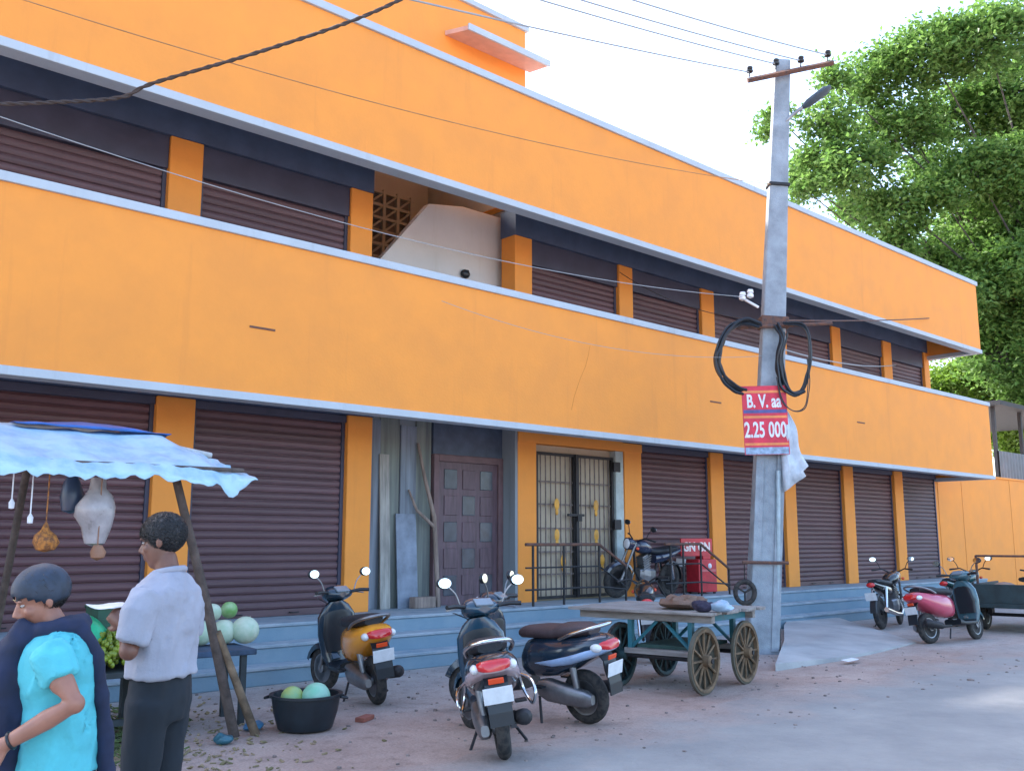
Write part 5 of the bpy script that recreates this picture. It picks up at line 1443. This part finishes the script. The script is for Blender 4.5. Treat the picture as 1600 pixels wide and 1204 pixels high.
# ---- person in a cyan T-shirt close to the camera
wb = atd(112, 845, 3.66); wb.z = 0
WH_ = R(143)
wom = thing('person', 'person in cyan T-shirt with dark cap and navy scarf walking past at the near left', 'person', wb, (0, 0, WH_), 'people at the stall')
wom.scale = (0.972, 0.972, 0.972)
b = B()
b.loft_z([(0.74, -0.01, 0, 0.115, 0.155), (0.85, -0.01, 0, 0.11, 0.15), (1.0, 0, 0, 0.10, 0.135), (1.12, 0.01, 0, 0.115, 0.15), (1.19, 0.015, 0, 0.085, 0.12), (1.24, 0.015, 0, 0.05, 0.06)], 16)
limb(b, [(0.01, 0, 1.23), (0.065, 0, 1.315)], [0.048, 0.046])
HM = Matrix.Rotation(R(30), 4, 'Z') @ Matrix.Rotation(R(22), 4, 'Y')
Tw = head_shapes(b, (0.095, 0, 1.372), 1.0, HM)
for s in (-1, 1):
    limb(b, [(0, s * 0.08, 0.76), (0.03, s * 0.085, 0.42), (-0.01, s * 0.09, 0.08)], [0.088, 0.058, 0.042])
el, wr = Vector((-0.125, 0.215, 1.015)), Vector((0.095, 0.225, 0.885))
limb(b, [(-0.005, 0.145, 1.165), el.lerp(Vector((-0.005, 0.155, 1.175)), .45) + Vector((0, .012, 0)), el, el.lerp(wr, .4), wr], [0.042, 0.045, 0.038, 0.037, 0.026])
hand_shapes(b, wr, (0.78, -0.08, -0.45), (0.35, 0.75, 0.45), 0.45)
el2, wr2 = Vector((0.0, -0.20, 0.97)), Vector((0.2, -0.13, 0.9))
limb(b, [(0.0, -0.145, 1.165), el2, wr2], [0.042, 0.038, 0.026])
hand_shapes(b, wr2, (0.9, 0.1, -0.1), (0.2, -0.8, 0.5), 0.5)
me = unify(b, 0.0062, 5); me.materials.append(SKIN_W)
link('body', me, wom)
eyes(Tw, wom, SKIN_W)
hc = hair_cap(Tw, wom, mat('navy_cap', (0.022, 0.036, 0.062), rough=0.6, var=0.2, scale=20), 0.62, -0.03, 0.010, 0.002, 'cap')
hair_tufts(Tw, wom, HAIR, 2.2, -0.06, 0.004, 2500, 0.035, 0.6, 2)
CY_ = mat('cyan_cotton', (0.085, 0.47, 0.53), rough=0.85, var=0.07, scale=7, bump=0.15, bscale=90)
b = B()
b.loft_z([(0.735, -0.01, 0, 0.135, 0.172), (0.85, -0.01, 0, 0.128, 0.165), (0.98, 0, 0, 0.118, 0.15), (1.08, 0.012, 0, 0.135, 0.163), (1.14, 0.012, 0, 0.132, 0.168), (1.20, 0.012, 0, 0.112, 0.168), (1.245, 0.012, 0, 0.085, 0.12), (1.262, 0.012, 0, 0.066, 0.08)], 20)
for s, e in ((1, el), (-1, el2)):
    a0 = Vector((-0.002, s * 0.15, 1.19))
    b.tube([a0, a0.lerp(e, .25) + Vector((0, s * .012, .012)), a0.lerp(e, .52) + Vector((0, s * .012, 0))], [0.066, 0.066, 0.062], 14)
me = unify(b, 0.009, 3); crumple(me, 0.017, 10, 9.0); me.materials.append(CY_)
ts = link('tshirt', me, wom)
NAVY = mat('navy_scarf', (0.012, 0.020, 0.055), rough=0.85, var=0.2, scale=9)
b = B()
# wrap round the neck, front fall over the chest and back fall behind the arm
ring = [(0.025 + 0.080 * math.cos(a), 0.080 * math.sin(a), 1.262 + 0.02 * -math.cos(a)) for a in [2 * math.pi * k / 20 for k in range(20)]]
b.tube(ring, 0.034, 10, close=True)
b.tube([(0.10, 0.03, 1.27), (0.165, 0.05, 1.17), (0.175, 0.06, 1.05), (0.165, 0.06, 0.92), (0.16, 0.05, 0.72)], [0.06, 0.075, 0.085, 0.085, 0.09], 14)
b.tube([(-0.055, 0.03, 1.27), (-0.110, 0.02, 1.20), (-0.140, -0.03, 1.02), (-0.155, -0.06, 0.85), (-0.18, -0.06, 0.60)], [0.036, 0.03, 0.028, 0.03, 0.036], 14)
me = unify(b, 0.012, 4); crumple(me, 0.012, 13, 3.0); me.materials.append(NAVY)
link('scarf', me, wom)
b = B().tube([wr + (el - wr) * 0.06 + d for d in [Vector((0.012 * math.cos(a), 0.028 * math.sin(a), 0.026 * math.cos(a))) for a in [2 * math.pi * k / 16 for k in range(16)]]], 0.006, 6, close=True)
b.obj('bracelet', BLACK, wom, smooth=True)
b = B()
b.loft_z([(0.60, -0.005, 0, 0.13, 0.165), (0.70, -0.01, 0, 0.132, 0.168), (0.80, -0.01, 0, 0.12, 0.16)], 16)
for s in (-1, 1):
    b.tube([(0, s * 0.08, 0.74), (0.03, s * 0.085, 0.42), (-0.01, s * 0.09, 0.06)], [0.105, 0.082, 0.072], 14)
me = unify(b, 0.012, 4); crumple(me, 0.008, 10, 7.0); me.materials.append(mat('navy_trousers', (0.012, 0.035, 0.085), rough=0.85, var=0.15))
link('trousers', me, wom)
for s in (-1, 1):
    B().loft_x([(-0.08, 0.03, 0.035, 0.028), (0.0, 0.032, 0.042, 0.03), (0.10, 0.028, 0.045, 0.026), (0.15, 0.02, 0.03, 0.016)], 14, 2.6).xform(Matrix.Translation((0, s * 0.09, 0.002))).obj('sandal', BLACK, wom, smooth=True)

# ================================================================== TREES
def leaf_material(name, c1, c2):
    m = bpy.data.materials.new(name)
    m.use_nodes = True
    N, L = m.node_tree.nodes, m.node_tree.links
    N.clear()
    out = N.new('ShaderNodeOutputMaterial')
    geo = N.new('ShaderNodeNewGeometry')
    rp = N.new('ShaderNodeValToRGB')
    rp.color_ramp.elements[0].color = (*c1, 1)
    rp.color_ramp.elements[1].color = (*c2, 1)
    L.new(geo.outputs['Random Per Island'], rp.inputs[0])
    d = N.new('ShaderNodeBsdfPrincipled')
    d.inputs['Roughness'].default_value = 0.5
    tr = N.new('ShaderNodeBsdfTranslucent')
    mx = N.new('ShaderNodeMixShader')
    mx.inputs[0].default_value = 0.5
    L.new(rp.outputs[0], d.inputs['Base Color'])
    L.new(rp.outputs[0], tr.inputs[0])
    L.new(d.outputs[0], mx.inputs[1])
    L.new(tr.outputs[0], mx.inputs[2])
    L.new(mx.outputs[0], out.inputs[0])
    return m
BARK = mat('bark', (0.10, 0.085, 0.075), rough=0.95, var=0.3, scale=4, bump=0.6, bscale=20)
def tree(label, depth, base_px, lobes, leafm, leaf=0.2, per=36, dens=1.0, seed=1, fork=None):
    rg = random.Random(seed)
    base = atd(base_px, 845, depth); base.z = 0
    t = thing('leafy_tree', label, 'tree', base, group='trees behind the building')
    k = depth / FOC
    cs = []
    for px, py, r in lobes:
        c = atd(px, py, depth + (rg.uniform(-3.2, 3.2) if py < 420 else rg.uniform(-4.5, -1))) - base
        cs.append((c, r * k))
    fk = fork if fork else 6.5
    top = Vector((rg.uniform(-.5, .5), rg.uniform(-.5, .5), fk))
    B().tube(curve_pts([(0, 0, -0.1), (0.15, 0.05, fk * .4), top], 6), [0.62 - 0.30 * i / 12 for i in range(13)], 12).obj('trunk', BARK, t, smooth=True)
    lb = B()
    V, F = [], []
    for c, r in cs:
        mid = top.lerp(c, 0.5) + Vector((rg.uniform(-.8, .8), rg.uniform(-.8, .8), rg.uniform(0.2, 1.0)))
        pp = curve_pts([top, mid, c], 6)
        lb.tube(pp, [0.10 - 0.08 * i / (len(pp) - 1) for i in range(len(pp))], 6)
        ncl = int(24 * r * r * dens) + 8
        for _ in range(ncl):
            v = Vector((rg.gauss(0, 1), rg.gauss(0, 1), rg.gauss(0, 1)))
            v = v.normalized() * r * (rg.uniform(0.35, 1.0) ** 0.6)
            v.z *= 0.78
            cc = c + v
            if rg.random() < 0.35:
                lb.tube([c + v * 0.1, c + v * 0.55 + Vector((0, 0, 0.1)), cc], [0.05, 0.03, 0.012], 4)
            cr_ = rg.uniform(0.5, 0.85)
            for _ in range(per):
                d = Vector((rg.gauss(0, 1), rg.gauss(0, 1), rg.gauss(0, .6))) * cr_ * 0.55
                p = cc + d
                nrm = Vector((rg.gauss(0, .7), rg.gauss(0, .7), 1)).normalized()
                a = nrm.orthogonal().normalized()
                a = Matrix.Rotation(rg.uniform(0, 6.28), 3, nrm) @ a
                c2 = nrm.cross(a)
                l, w_ = leaf * rg.uniform(0.7, 1.3), leaf * rg.uniform(0.5, 0.75)
                o = len(V)
                V += [p - a * l * .5, p + c2 * w_ * .5 + nrm * 0.02, p + a * l * .5 - nrm * .03, p - c2 * w_ * .5 + nrm * 0.02]
                F.append((o, o + 1, o + 2, o + 3))
    lb.obj('limbs', BARK, t, smooth=True)
    me = bpy.data.meshes.new('crown')
    me.from_pydata([tuple(v) for v in V], [], F)
    me.materials.append(leafm)
    o = link('crown', me, t)
    tag(o, kind='stuff')
    return t
LF1 = leaf_material('leaf_green', (0.080, 0.180, 0.035), (0.195, 0.330, 0.080))
LF2 = leaf_material('leaf_yellow_green', (0.10, 0.20, 0.02), (0.20, 0.32, 0.045))
LOBES = [(1455, 85, 62), (1545, 70, 70), (1375, 120, 52), (1300, 190, 36), (1330, 260, 56), (1405, 200, 62), (1500, 175, 66), (1600, 150, 85), (1690, 200, 100), (1275, 245, 26), (1245, 275, 22), (1262, 300, 18), (1395, 330, 50), (1465, 300, 40), (1560, 290, 50), (1640, 300, 70), (1480, 400, 58), (1550, 420, 55), (1350, 330, 30), (1400, 390, 30), (1640, 420, 80), (1720, 420, 100), (1530, 500, 52), (1600, 520, 60), (1690, 550, 90), (1480, 470, 40), (1330, 320, 20), (1555, 350, 45), (1600, 330, 45), (1575, 250, 45), (1520, 380, 35), (1520, 260, 38), (1590, 215, 40), (1450, 260, 34), (1555, 310, 34), (1610, 370, 55), (1500, 345, 36), (1570, 560, 55), (1610, 610, 50), (1520, 440, 40), (1590, 470, 50), (1440, 410, 34), (1204, 205, 10), (1212, 180, 12), (1300, 120, 16)]
tree('huge broad green tree rising behind the far end of the orange building', 42, 1720, LOBES, LF1, leaf=0.25, per=50, dens=0.95, seed=4)
LOB2 = [(1500, 590, 40), (1560, 600, 34), (1460, 600, 26), (1590, 680, 40), (1640, 640, 60), (1550, 660, 30), (1530, 560, 26)]
tree('lower bright yellow-green tree showing just above the grey shed', 47, 1590, LOB2, LF2, leaf=0.25, per=50, dens=1.3, seed=9, fork=3.5)
